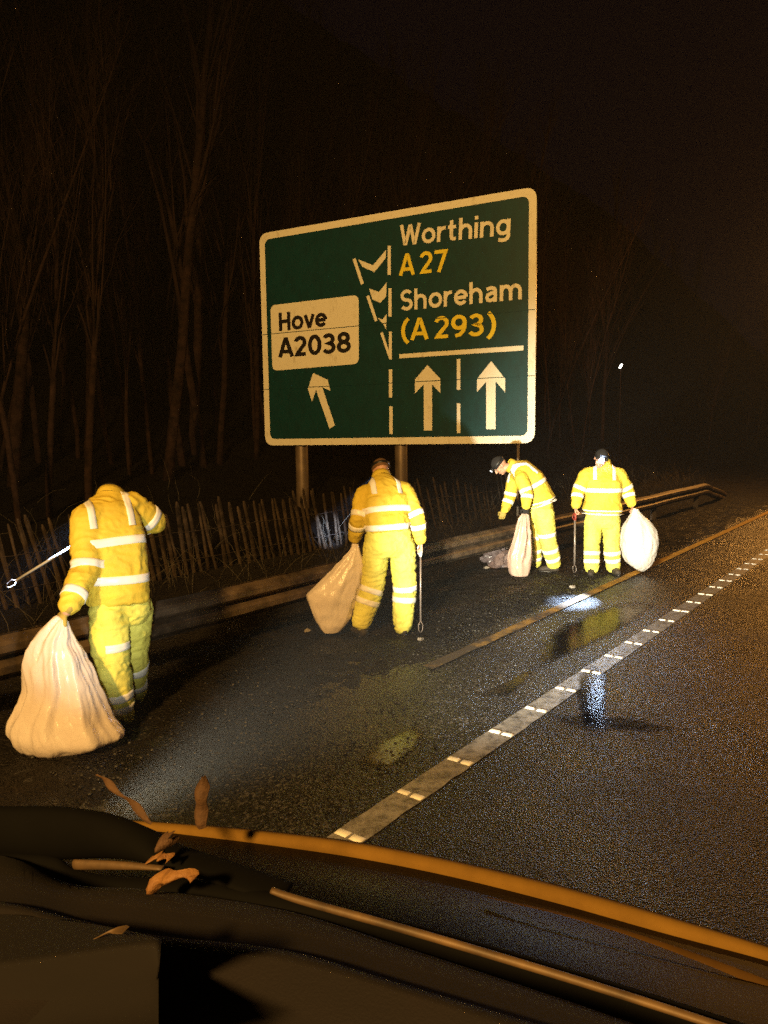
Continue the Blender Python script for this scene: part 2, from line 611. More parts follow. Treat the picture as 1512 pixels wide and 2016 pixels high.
def puddle(ptspx, seed, deep=1.0):
    c = [G(*p) for p in ptspx]
    mid = sum(c, Vector()) / len(c)
    n = len(c)
    ring = []
    for i in range(n):
        p0, p1, p2, p3 = c[i - 1], c[i], c[(i + 1) % n], c[(i + 2) % n]
        for k in range(10):
            t = k / 10
            p = 0.5 * ((2 * p1) + (p2 - p0) * t + (2 * p0 - 5 * p1 + 4 * p2 - p3) * t * t + (3 * p1 - p0 - 3 * p2 + p3) * t ** 3)
            q = p + (p - mid) * 0.16 * noise.noise(p * 5 + Vector((seed, 0, 0))) + (p - mid) * 0.08 * noise.noise(p * 17)
            ring.append(Vector((q.x, q.y, 0.0045)))
    m = MB()
    steps = (1.0, 0.85, 0.65, 0.4, 0.1)
    for k in steps:
        m.v += [tuple(mid + (p - mid) * k) for p in ring]
    n = len(ring)
    for a in range(len(steps) - 1):
        m.f += [(a * n + i, a * n + (i + 1) % n, (a + 1) * n + (i + 1) % n, (a + 1) * n + i) for i in range(n)]
    e = (len(steps) - 1) * n
    m.f.append(tuple(e + i for i in range(n)))
    m.v = [(x, y, 0.0045) for x, y, z in m.v]
    o = m.build('puddle', M['water'], smooth=False)
    at = o.data.attributes.new('film', 'FLOAT', 'POINT')
    at.data.foreach_set('value', [deep * v for v in (0.0, 0.25, 0.5, 0.6, 0.65) for _ in range(n)])
    return tag(o, kind='structure')


puddle([(1040, 1295), (1085, 1243), (1150, 1212), (1215, 1188), (1292, 1183), (1268, 1215), (1210, 1248), (1130, 1288), (1070, 1312)], 1)
puddle([(700, 1508), (745, 1462), (820, 1428), (838, 1452), (800, 1490), (750, 1520)], 5)
puddle([(1075, 1412), (1150, 1404), (1230, 1410), (1340, 1432), (1330, 1446), (1220, 1440), (1120, 1434)], 9, 0.6)
puddle([(1140, 1318), (1165, 1305), (1188, 1320), (1196, 1380), (1188, 1438), (1160, 1452), (1142, 1420), (1134, 1365)], 17, 0.95)  # added wet patch, shaped to the streak of the torch's reflection
puddle([(940, 1370), (1000, 1340), (1050, 1318), (1040, 1340), (990, 1372)], 13)

# loose stones and grit on the edge of the verge: nobody could count them
rnd = random.Random(11)
mb = MB()
for i in range(2600):
    if i < 900:
        p = G(rnd.gauss(640, 170), rnd.gauss(1450, 90))
        if not 2.4 < p.dot(VD) < 4.6:
            continue
    else:
        p = RW(rnd.uniform(2, 14), 3.35 + abs(rnd.gauss(0, 0.5)))
    u_, v_ = p.dot(UD), p.dot(VD)
    r = rnd.choice([0.003, 0.004, 0.005, 0.006, 0.008, 0.011] if i < 900 else [0.004, 0.006, 0.008, 0.011, 0.015])
    z = (verge_z(u_, v_) if v_ > 3.25 else 0.0) + r * 0.4
    c = Vector((p.x, p.y, z))
    mb.ell(c, Vector((r, rnd.uniform(-r, r) * .4, 0)), Vector((0, r * rnd.uniform(.6, 1.2), 0)), Vector((0, 0, r * rnd.uniform(.5, .8))), 6, 4)
M['stone'] = simple('wet grit', (0.012, 0.0095, 0.0075), (0.004, 0.003, 0.0025), 0.6, 25)
tag(mb.build('grit', M['stone'], smooth=False), 'wet stones and grit strewn along the edge of the verge', 'grit', kind='stuff')

# ------------------------------------------------------------------ crash barrier
BV = 4.98
prof = [(0.0, 0.305), (0.012, 0.312), (-0.055, 0.345), (-0.078, 0.365), (-0.078, 0.415), (-0.055, 0.435), (0.0, 0.462), (-0.055, 0.490), (-0.078, 0.510), (-0.078, 0.560), (-0.055, 0.580), (0.012, 0.612), (0.0, 0.62)]
barrier = empty('crash_barrier', RW(8, BV), 'long galvanised steel crash barrier behind the workers, bending down at its far end', 'crash barrier')
RU_END = 20.2


def rail_off(u):
    if u <= RU_END:
        return 0.0, 0.0
    t = u - RU_END
    return -0.125 * t * min(1.0, t / 0.9), 0.05 * t * t / 2.4


rus = lin(-6, RU_END, 60) + lin(RU_END + 0.1, RU_END + 3.7, 30)
fr, bk = [], []
for u in rus:
    dz, dv = rail_off(u)
    wob = 0.012 * noise.noise(Vector((u * 0.6, 1, 1)))
    fr.append([RW(u, BV + dv + wob + d, z + dz + wob) for d, z in prof] + [RW(u, BV + dv + wob + d + 0.008, z + dz + wob) for d, z in reversed(prof)])
mb = MB()
mb.loft(fr)
rail = mb.build('rail', M['steel'], barrier, smooth=False)
k = 0
for u in lin(-4.4, RU_END - 0.3, 8):
    mb = MB()
    for dx, hx, hy in ((-0.045, 0.004, 0.03), (0.045, 0.004, 0.03), (0, 0.041, 0.003)):
        mb.box(RW(u + dx, BV + 0.075 + 0.0, 0.27), UD * hx, VD * hy * 1.6, Vector((0, 0, 0.33)))
    mb.build('post', M['wire'], barrier, smooth=False)
    mb = MB()
    mb.tube([RW(u, BV - 0.012, 0.4625), RW(u, BV + 0.02, 0.4625)], 0.016, 6)
    mb.build('bolt', M['steel'], barrier)

# ------------------------------------------------------------------ paling fence
FV = 8.2
fence = empty('paling_fence', RW(5, FV), 'low leaning paling fence of split wooden stakes behind the crash barrier', 'fence')
rnd = random.Random(2)
fu0 = P(-30, 1200, 8.0).dot(UD)
fu0 = G(-30, 1212).dot(UD)
u = fu0
tops = []
n_p = 0
while n_p < 84:
    right = u > fu0 + 8.2
    u += rnd.uniform(0.09, 0.17) * (1.8 if right else 1)
    lean = -0.20 + rnd.gauss(0, 0.035) - (0.12 if right else 0)
    h = rnd.uniform(0.86, 1.06)
    if rnd.random() < 0.08:
        lean += rnd.uniform(-.15, .25)
    if u > fu0 + 13:
        break
    z0 = verge_z(u, FV) - 0.02
    w = rnd.uniform(0.012, 0.024)
    mb = MB()
    rows = []
    ph = rnd.uniform(0, 6)
    for t in (0, 0.25, 0.5, 0.75, 0.93, 1.0):
        ww = w * (0.35 if t == 1.0 else 1) * (1 + 0.15 * math.sin(ph + 5 * t))
        c = RW(u + lean * h * t + 0.012 * math.sin(ph + 3 * t), FV + rnd.uniform(-.004, .004), z0 + h * t)
        rows.append([c + UD * ww * a + VD * 0.011 * b for a, b in ((-1, -1), (-0.2, -1.35), (1, -1), (1, 1), (-1, 1))])
    mb.loft(rows)
    mb.build('stake', M['wood'], fence, smooth=False)
    tops.append((u, lean, z0))
    n_p += 1
for t in (0.25, 0.68):
    mb = MB()
    mb.tube([RW(a + b * t * 0.9, FV - 0.02, c + t * 0.9) for a, b, c in tops], 0.003, 4)
    mb.build('wire', M['wire'], fence)

# ------------------------------------------------------------------ the direction sign
SD = 12.2
SDIR = Vector((math.sin(math.radians(62.5)), -math.cos(math.radians(62.5)), 0)).normalized()   # to the sign's right, towards the viewer
SN = Vector((SDIR.y, -SDIR.x, 0))
SN = -SN if SN.y > 0 else SN                # the face looks back up the road
S0 = P(1053, 620, SD)


def SP(px, py, off=0.0):
    d = ray(px, py)
    o = Vector((0, 0, CAM_H))
    t = (S0 - o).dot(SN) / d.dot(SN)
    return o + d * t + SN * off


def C1(x, y):
    return 480 + x * 620 / 1512, 350 + y * 620 / 1512


def rect_corner(p, r, n=7):                # round the corners of a convex quad
    out = []
    m = len(p)
    for i in range(m):
        a = (p[i - 1] - p[i]).normalized()
        b = (p[(i + 1) % m] - p[i]).normalized()
        q0, q1 = p[i] + a * r, p[i] + b * r
        for k in range(n):
            t = k / (n - 1)
            out.append(q0 * (1 - t) ** 2 + p[i] * 2 * t * (1 - t) + q1 * t * t)
    return out


sgn = empty('direction_sign', SP(785, 1000), 'large green lane direction sign for Worthing, Shoreham and Hove on tall posts', 'road sign')
cor = [SP(*C1(*c)) for c in ((74, 268), (1414, 42), (1391, 1276), (104, 1284))]
# true rectangle in the sign's plane
lo = [sum((c - cor[3]).dot(SDIR) for c in (cor[0], cor[3])) / 2, sum((c - cor[3]).dot(SDIR) for c in (cor[1], cor[2])) / 2]
zb = (cor[2].z + cor[3].z) / 2
zt = (cor[0].z + cor[1].z) / 2


def SL(s, z, off=0.0):
    p = cor[3] + SDIR * s
    return Vector((p.x, p.y, z)) + SN * off


outer = rect_corner([SL(lo[0], zt), SL(lo[1], zt), SL(lo[1], zb), SL(lo[0], zb)], 0.20)
bw = 0.125
inner = rect_corner([SL(lo[0] + bw, zt - bw), SL(lo[1] - bw, zt - bw), SL(lo[1] - bw, zb + bw), SL(lo[0] + bw, zb + bw)], 0.13)
extrude_poly([p - SN * 0.035 for p in outer], SN, 0.035).build('panel', M['sign_green'], sgn, smooth=False)
mb = MB()
mb.quadgrid([[p + SN * 0.004 for p in outer] + [outer[0] + SN * 0.004], [p + SN * 0.004 for p in inner] + [inner[0] + SN * 0.004]])
mb.build('border', M['sign_white'], sgn, smooth=False)


def film(name, pts, mat, off=0.004, rounded=0, parent=sgn):
    q = [SP(*C1(*p)) for p in pts]
    if rounded:
        q = rect_corner(q, rounded)
    m = MB()
    m.v = [tuple(p + SN * off) for p in q]
    m.f = [tuple(range(len(q)))]
    return m.build(name, mat, parent, smooth=False)


def bar(x0, y0, x1, y1):
    return [(x0, y0), (x1, y0), (x1, y1), (x0, y1)]


hove = film('hove_patch', [(128, 613), (552, 562), (553, 893), (138, 927)], M['sign_white'], 0.004, 0.12)
wh = M['sign_white']
film('arrow', [(333, 937), (403, 970), (416, 1023), (377, 1006), (438, 1188), (412, 1205), (347, 1018), (328, 1076), (308, 1015)], wh)
film('arrow', [(882, 900), (944, 965), (944, 1034), (904, 992), (905, 1213), (865, 1213), (864, 992), (822, 1036), (822, 968)], wh)
film('arrow', [(1188, 880), (1255, 965), (1255, 1030), (1209, 977), (1209, 1207), (1164, 1207), (1164, 980), (1120, 1028), (1120, 966)], wh)
for b_ in (bar(697, 920, 713, 1055), bar(699, 1097, 715, 1230), bar(1023, 870, 1040, 1018), bar(1023, 1083, 1040, 1225)):
    film('lane_dash', b_, wh)
film('rule', [(747, 847), (1343, 805), (1343, 829), (747, 867)], wh)
for b_ in (bar(691, 327, 706, 467), [(523, 392), (537, 386), (577, 507), (563, 514)], bar(695, 530, 710, 667), [(588, 570), (602, 564), (643, 685), (630, 691)],
           bar(697, 738, 711, 872), [(655, 745), (668, 741), (699, 838), (698, 870)]):
    film('nosing_line', b_, wh)
for b_ in ([(550, 393), (621, 420), (683, 346), (682, 386), (628, 453), (570, 428)], [(602, 532), (650, 548), (686, 502), (684, 570), (655, 601), (617, 583)],
           [(642, 671), (666, 681), (686, 654), (684, 728), (669, 702)]):
    film('chevron', b_, wh)
for (sx0, sx1, zf) in ((0, 1, 0.27), (0, 1, 0.53),):
    z = zb + (zt - zb) * zf
    mb = MB()
    mb.quadgrid([[SL(lo[0] + 0.01, z - 0.006, 0.0075), SL(lo[1] - 0.01, z - 0.006, 0.0075)], [SL(lo[0] + 0.01, z + 0.006, 0.0075), SL(lo[1] - 0.01, z + 0.006, 0.0075)]])
    mb.build('panel_joint', M['sign_green'], sgn, smooth=False)


HW = 0.082                                  # half the stroke of the lettering, the height of a capital being 1


def arc(cx, cy, rx, ry, a0, a1, n=18):
    return [(cx + rx * math.cos(math.radians(a0 + (a1 - a0) * i / n)), cy + ry * math.sin(math.radians(a0 + (a1 - a0) * i / n))) for i in range(n + 1)]


def arch(x0, x1, y0=0.0, xh=0.72):
    r = (x1 - x0) / 2
    return [(x0, 0.36)] + arc((x0 + x1) / 2, xh - HW - 0.25, r, 0.25, 180, 0) + [(x1, y0)]


GLY = {
    'W': ([[(.06, 1.0), (.262, .088), (.308, .088), (.497, .90), (.543, .90), (.732, .088), (.778, .088), (.98, 1.0)]], 1.04),
    'o': ([arc(.34, .36, .262, .282, 0, 360, 30)], .68),
    'r': ([[(HW, 0), (HW, .72)], [(HW, .36), (.13, .52), (.22, .61), (.33, .64), (.42, .638)]], .44),
    't': ([[(.17, .95), (.17, .22), (.20, .12), (.28, .082), (.40, .088)], [(.0, .64), (.40, .64)]], .45),
    'h': ([[(HW, 0), (HW, 1.0)], arch(HW, .56)], .66),
    'n': ([[(HW, 0), (HW, .72)], arch(HW, .56)], .66),
    'm': ([[(HW, 0), (HW, .72)], arch(HW, .51), arch(.51, .94)], 1.04),
    'i': ([[(HW, 0), (HW, .72)], [(HW, .85), (HW, 1.01)]], .18),
    'g': ([arc(.325, .37, .245, .275, 0, 360, 30), [(.57, .72), (.57, -.02), (.54, -.13), (.45, -.19), (.32, -.205), (.12, -.18)]], .66),
    'A': ([[(.03, 0), (.322, .915), (.378, .915), (.67, 0)], [(.16, .28), (.54, .28)]], .70),
    '2': ([arc(.30, .68, .225, .238, 165, -38, 22) + [(.20, .19), (.14, .082), (.58, .082)]], .62),
    '7': ([[(.0, .918), (.53, .918), (.22, 0)]], .60),
    'S': ([arc(.32, .71, .235, .208, 28, 270, 22) + arc(.32, .291, .245, .209, 90, -152, 22)[1:]], .64),
    'e': ([arc(.335, .36, .258, .28, 0, 322, 26), [(.08, .36), (.59, .36)]], .66),
    'a': ([[(.09, .585), (.20, .63), (.32, .64), (.43, .61), (.50, .52), (.50, 0)], [(.50, .42), (.30, .405), (.15, .34), (.10, .22), (.15, .11), (.28, .078), (.41, .12), (.50, .23)]], .62),
    'v': ([[(.04, .72), (.254, .085), (.306, .085), (.52, .72)]], .56),
    'H': ([[(HW, 0), (HW, 1.0)], [(.60, 0), (.60, 1.0)], [(HW, .51), (.60, .51)]], .70),
    '0': ([arc(.325, .5, .24, .418, 0, 360, 34)], .65),
    '3': ([arc(.27, .715, .21, .203, 155, -88, 20) + arc(.27, .297, .24, .215, 88, -155, 20)], .60),
    '8': ([arc(.32, .722, .20, .196, 0, 360, 26), arc(.32, .293, .24, .211, 0, 360, 26)], .64),
    '9': ([arc(.315, .665, .235, .253, 0, 360, 28), [(.55, .66), (.545, .46), (.49, .27), (.37, .13), (.18, .075)]], .64),
    '(': ([arc(.62, .44, .50, .66, 122, 238, 16)], .40),
    ')': ([arc(-.20, .44, .50, .66, 58, -58, 16)], .36),
    ' ': ([], .10),
}


def stroke2d(pts, hw):
    P2 = [Vector(p) for p in pts]
    closed = (P2[0] - P2[-1]).length < 1e-4
    L, R = [], []
    n = len(P2)
    for i in range(n):
        a = P2[i] - P2[i - 1] if i else (P2[0] - P2[-2] if closed else P2[1] - P2[0])
        b = P2[i + 1] - P2[i] if i < n - 1 else (P2[1] - P2[0] if closed else P2[-1] - P2[-2])
        a, b = a.normalized(), b.normalized()
        na, nb = Vector((-a.y, a.x)), Vector((-b.y, b.x))
        m = na + nb
        m = m.normalized() if m.length > 1e-4 else na
        k = hw / max(0.42, m.dot(na))
        L.append(P2[i] + m * k)
        R.append(P2[i] - m * k)
    return L, R


def word(txt, x0, yb0, x1, yb1, cap, mat, off=0.007, parent=sgn, hw=HW, gap=0.085):
    a, b = SP(*C1(x0, yb0)), SP(*C1(x1, yb1))
    top = SP(*C1(x0, yb0 - cap))
    total = sum(GLY[c][1] + gap for c in txt) - gap
    ax = (b - a)
    sx = ax.length / total
    ax.normalize()
    up = SN.cross(ax).normalized()
    up = up if up.z > 0 else -up
    sy = (top - a).length
    x = 0.0
    mb = MB()
    k = 0
    for c in txt:
        for st in GLY[c][0]:
            L, R = stroke2d(st, hw)
            k += 1
            o = off + 0.0006 * (k % 4)
            mb.quadgrid([[a + ax * (p[0] + x) * sx + up * p[1] * sy + SN * o for p in side] for side in (L, R)])
        x += GLY[c][1] + gap
    return mb.build('lettering', mat, parent, smooth=False)


word('Worthing', 750, 328, 1280, 274, 100, wh)
word('A 27', 750, 471, 975, 450, 104, M['sign_yellow'])
word('Shoreham', 754, 640, 1337, 583, 100, wh)
word('(A 293)', 752, 783, 1208, 756, 104, M['sign_yellow'])
word('Hove', 172, 737, 400, 712, 88, M['sign_black'], hw=0.098)
word('A2038', 172, 863, 514, 836, 93, M['sign_black'], hw=0.098)
for px, r in ((583, 0.125), (781, 0.115), (1017, 0.022)):
    b = SP(px, 870) - SN * (0.06 + r)
    zg = -0.1
    mb = MB()
    mb.tube([Vector((b.x, b.y, zg)), Vector((b.x, b.y, 1.0)), Vector((b.x, b.y, zt - 0.25 if r > 0.05 else zb + 0.4))], r, 20)
    mb.build('post', M['post'], sgn)
    if r > 0.05:
        for z in (zb + 0.3, (zb + zt) / 2, zt - 0.4):
            mb = MB()
            mb.box(Vector((b.x, b.y, z)) + SN * (r + 0.012), SDIR * 0.2, SN * 0.012, Vector((0, 0, 0.035)))
            mb.build('clamp', M['steel'], sgn, smooth=False)

# ------------------------------------------------------------------ trees: bare stems on the bank


def tree_meshes(seed, H, R, spread, nb):
    rn = random.Random(seed)
    tr, cr = MB(), MB()

    def limb(mb, p, d, L, r, n, seg=6, droop=0.0, wob=0.12):
        pts, rad = [p.copy()], [r]
        q = p.copy()
        for i in range(seg):
            d = (d + Vector((rn.gauss(0, wob), rn.gauss(0, wob), rn.gauss(0, wob * 0.4) - droop))).normalized()
            q = q + d * L / seg
            pts.append(q.copy())
            rad.append(r * (1 - 0.86 * (i + 1) / seg))
        mb.tube(pts, rad, n)
        return pts, rad

    pts, rad = limb(tr, Vector((0, 0, -0.4)), Vector((rn.gauss(0, .07), rn.gauss(0, .07), 1)), H, R, 7, 10, 0, 0.05)
    for i in range(nb):
        t = rn.uniform(0.22, 0.97)
        k = t * (len(pts) - 1)
        a = int(k)
        p = pts[a].lerp(pts[min(a + 1, len(pts) - 1)], k - a)
        r = max(0.006, rad[a] * rn.uniform(0.3, 0.6))
        ang = rn.uniform(0, 2 * math.pi)
        d = Vector((math.cos(ang) * spread, math.sin(ang) * spread, rn.uniform(0.7, 1.3))).normalized()
        L = H * (1.05 - t) * rn.uniform(0.3, 0.6) + 0.3
        bp, br = limb(cr, p, d, L, r, 4, 5, -0.03, 0.10)
        for j in range(rn.randint(3, 6)):
            m_ = rn.randint(1, 5)
            ang = rn.uniform(0, 2 * math.pi)
            d2 = (d + Vector((math.cos(ang), math.sin(ang), rn.uniform(0.5, 1.6))) * 0.42).normalized()
            tp, _ = limb(cr, bp[m_], d2, L * rn.uniform(0.25, 0.5), max(0.004, br[m_] * 0.6), 3, 4, -0.02, 0.12)
            for q in range(2):
                d3 = (d2 + Vector((rn.gauss(0, .5), rn.gauss(0, .5), rn.gauss(.2, .4)))).normalized()
                limb(cr, tp[rn.randint(1, 3)], d3, L * rn.uniform(0.12, 0.25), 0.0035, 3, 3, 0, 0.1)
    return tr.mesh('trunk'), cr.mesh('crown')


TV = [tree_meshes(30 + i, H, R, sp, nb) for i, (H, R, sp, nb) in enumerate(((11, .075, .16, 34), (9, .05, .2, 30), (12, .085, .24, 36), (7.5, .035, .18, 28), (10, .045, .14, 32), (8.5, .04, .30, 34)))]


def plant_tree(base, var, rz, sc, lean, label):
    t = empty('bare_tree', base, label, 'tree', 'bare trees on the bank behind the sign')
    t.rotation_euler = (lean[0], lean[1], rz)
    t.scale = (sc, sc, sc)
    for nm, me, m in (('trunk', TV[var][0], M['bark']), ('crown', TV[var][1], M['twig'])):
        if not me.materials:
            me.materials.append(m)
            me.polygons.foreach_set('use_smooth', [True] * len(me.polygons))
        o = bpy.data.objects.new(nm, me)
        COL.objects.link(o)
        o.parent = t
    return t


def bank_at(px, v):
    d = ray(px, 870)
    h = Vector((d.x, d.y, 0))
    t = v / h.dot(VD)
    p = h * t
    return Vector((p.x, p.y, bank_z(p.dot(UD), v)))


heroes = [
    (168, 11.0, 0, 0.95, 'thickest of the bare trunks at the left, behind the man with the raised elbow'),
    (428, 13.2, 2, 0.9, 'slightly bent bare trunk halfway between the left edge and the sign'),
    (300, 12.6, 4, 1.0, 'straight thin bare stem between the two thicker trunks left of the sign'),
    (30, 10.2, 1, 1.0, 'bare stem nearest the left edge of the picture'),
    (655, 12.6, 1, 1.2, 'bare sapling showing above the left half of the sign'),
    (735, 13.0, 3, 1.5, 'forked bare sapling above the middle of the sign'),
    (880, 13.4, 4, 1.3, 'bare sapling with many upright twigs above the word Worthing'),
    (1075, 11.8, 5, 1.2, 'twiggy leaning bare tree right beside the sign'),
    (1130, 12.5, 3, 1.3, 'thin bare stem behind the man with the round white sack'),
]
rnd = random.Random(8)
for px, v, var, sc, lb in heroes:
    plant_tree(bank_at(px, v), var, rnd.uniform(0, 6), sc, (rnd.gauss(0, .03), rnd.gauss(0, .03)), lb)
for i in range(64):
    px = -120 + 1500 * (i + rnd.uniform(-.4, .4)) / 64
    v = 10.5 + 14 * rnd.random() ** 1.3
    if 1195 < px < 1260:
        continue
    if 330 < px < 1060:
        v = max(v, 13.0)
    if px > 1260:
        v += 3
    plant_tree(bank_at(px, v), rnd.randrange(6), rnd.uniform(0, 6), rnd.uniform(0.75, 1.35), (rnd.gauss(0, .05), rnd.gauss(0, .05)),
               'thin bare tree lost among the many dark stems of the wooded bank')

for i in range(26):
    px = 1080 + 700 * (i + rnd.uniform(-.4, .4)) / 26
    v = 10 + 18 * rnd.random()
    if 1190 < px < 1262:
        continue
    plant_tree(bank_at(px, v), rnd.randrange(6), rnd.uniform(0, 6), rnd.uniform(0.7, 1.2), (rnd.gauss(0, .06), rnd.gauss(0, .06)),
               'thin bare tree lost among the many dark stems of the wooded bank')

for i in range(60):
    px = -60 + 1250 * (i + rnd.uniform(-.5, .5)) / 60
    v = 13 + 9 * rnd.random()
    if 1190 < px < 1262:
        continue
    plant_tree(bank_at(px, v), rnd.choice([3, 4, 4]), rnd.uniform(0, 6), rnd.uniform(0.9, 1.5), (rnd.gauss(0, .03), rnd.gauss(0, .03)),
               'thin bare tree lost among the many dark stems of the wooded bank')

# brambles and dead stalks behind the barrier
rnd = random.Random(21)
mb = MB()
for i in range(900):
    u = rnd.uniform(1, 30)
    v = 7.0 + abs(rnd.gauss(0, 1.6))
    if v > 12:
        continue
    z = verge_z(u, v) if v < 8.6 else bank_z(u, v)
    p = RW(u, v, z - 0.02)
    L = rnd.uniform(0.25, 1.0)
    d = Vector((rnd.gauss(0, .35), rnd.gauss(0, .35), 1)).normalized()
    pts = [p]
    for k in range(4):
        d = (d + Vector((rnd.gauss(0, .2), rnd.gauss(0, .2), -0.12 * k))).normalized()
        pts.append(pts[-1] + d * L / 4)
    mb.tube(pts, [0.004, 0.0035, 0.003, 0.002, 0.001], 3)
tag(mb.build('undergrowth', M['bramble']), 'tangle of dead stalks and brambles behind the crash barrier', 'undergrowth', kind='stuff')

# distant lit lamp beyond the trees
lp = P(1222, 721, 30)
dl = empty('street_lamp', (lp.x, lp.y, 0), 'tiny white street lamp shining far off through the dark on the right', 'street lamp')
mb = MB()
mb.tube([(lp.x, lp.y, -0.2), (lp.x, lp.y, lp.z + 0.05)], [0.016, 0.012], 6)
mb.build('column', M['bark'], dl)
mb = MB()
mb.ell(lp, Vector((0.06, 0, 0.05)), Vector((0, 0.05, 0)), Vector((0.01, 0, 0.075)), 10, 8)
mb.build('lantern', M['lantern'], dl)

# ------------------------------------------------------------------ people
UPV = Vector((0, 0, 1))


def ring(c, s, f, w, d, n=28, e=2.4):
    out = []
    for k in range(n):
        t = 2 * math.pi * k / n
        a, b = math.cos(t), math.sin(t)
        out.append(c + s * w * math.copysign(abs(a) ** (2 / e), a) + f * d * math.copysign(abs(b) ** (2 / e), b))
    return out


def hand(mb, wrist, d, palm_n, side, curl=1.0, grow=0.0, thumb=1):
    """wrist point, direction of the palm, direction the palm faces, direction from little finger to index"""
    d, palm_n = d.normalized(), palm_n.normalized()
    side = (side - d * side.dot(d)).normalized()
    palm_n = d.cross(side) if d.cross(side).dot(palm_n) > 0 else -d.cross(side)
    g = grow
    mb.cone(wrist - d * 0.03, 0.028 + g, wrist + d * 0.01, 0.026 + g)
    mb.ell(wrist + d * 0.05, side * (0.042 + g), palm_n * (0.017 + g), d * (0.052 + g))
    for i, (o, L) in enumerate(((0.030, 0.072), (0.010, 0.080), (-0.011, 0.074), (-0.031, 0.058))):
        q = wrist + d * (0.092 - 0.004 * i) + side * o
        dd = d.copy()
        pts = [q - d * 0.02, q]
        ang = 0
        for k, fr in enumerate((0.44, 0.32, 0.24)):
            ang += math.radians((38, 62, 48)[k] * curl * (1 + 0.06 * i))
            dd = d * math.cos(ang) + palm_n * math.sin(ang)
            q = q + dd * L * fr
            pts.append(q)
        mb.chain(pts, [0.0095 + g, 0.0092 + g, 0.0086 + g, 0.008 + g, 0.007 + g])
    b = wrist + d * 0.03 + side * 0.036
    t1 = b + (d * 0.6 + side * 0.7 + palm_n * 0.3).normalized() * 0.036
    t2 = t1 + (d * 0.8 + side * 0.05 + palm_n * 0.7).normalized() * 0.03
    t3 = t2 + (d * 0.5 - side * 0.35 * curl + palm_n * 0.8).normalized() * 0.026
    mb.chain([b - side * 0.01, t1, t2, t3], [0.013 + g, 0.011 + g, 0.0095 + g, 0.0078 + g])


def limb_band(bvh, p0, p1, t, wid, rmax, n=36, off=0.0045, tilt=None):
    ax = (p1 - p0)
    L = ax.length
    ax = ax / L
    c0 = p0 + ax * (t * L)
    nrm = (ax + (tilt or Vector())).normalized()
    a = nrm.orthogonal().normalized()
    b = nrm.cross(a)
    rows = []
    for q, o in ((-0.5, -0.006), (-0.47, off), (-0.16, off), (0.16, off), (0.47, off), (0.5, -0.006)):
        c = c0 + nrm * q * wid
        row = []
        for k in range(n):
            th = 2 * math.pi * k / n
            d = a * math.cos(th) + b * math.sin(th)
            h = bvh.ray_cast(c, d, 1.0)
            r = rmax if h[0] is None else min(rmax, h[3])
            row.append(r + o)
        rows.append((c, row))
    # even out spikes
    out = []
    for c, row in rows:
        sm = [min(row[k], (row[k - 1] + row[(k + 1) % n]) / 2 + 0.015) for k in range(n)]
        out.append([c + (a * math.cos(2 * math.pi * k / n) + b * math.sin(2 * math.pi * k / n)) * sm[k] for k in range(n)])
    mb = MB()
    mb.quadgrid(out, True)
    return mb


def brace(bvh, c, s, f, up, x, wid, a0, a1, rmax, n=22, off=0.005):
    """a strap over the shoulder: c in the chest, x to the side, angle from the back (0) over the top (90) to the front (180)"""
    rows = []
    for q, o in ((-0.5, -0.006), (-0.46, off), (-0.15, off), (0.15, off), (0.46, off), (0.5, -0.006)):
        row = []
        for k in range(n):
            th = math.radians(a0 + (a1 - a0) * k / (n - 1))
            d = -f * math.cos(th) + up * math.sin(th)
            o0 = c + s * (x + q * wid)
            h = bvh.ray_cast(o0, d, 1.0)
            r = rmax if h[0] is None else min(rmax, h[3])
            row.append(o0 + d * (r + o))
        rows.append(row)
    mb = MB()
    mb.quadgrid(rows)
    return mb


def bvh_of(me):
    return BVHTree.FromPolygons([v.co.copy() for v in me.vertices], [tuple(p.vertices) for p in me.polygons])


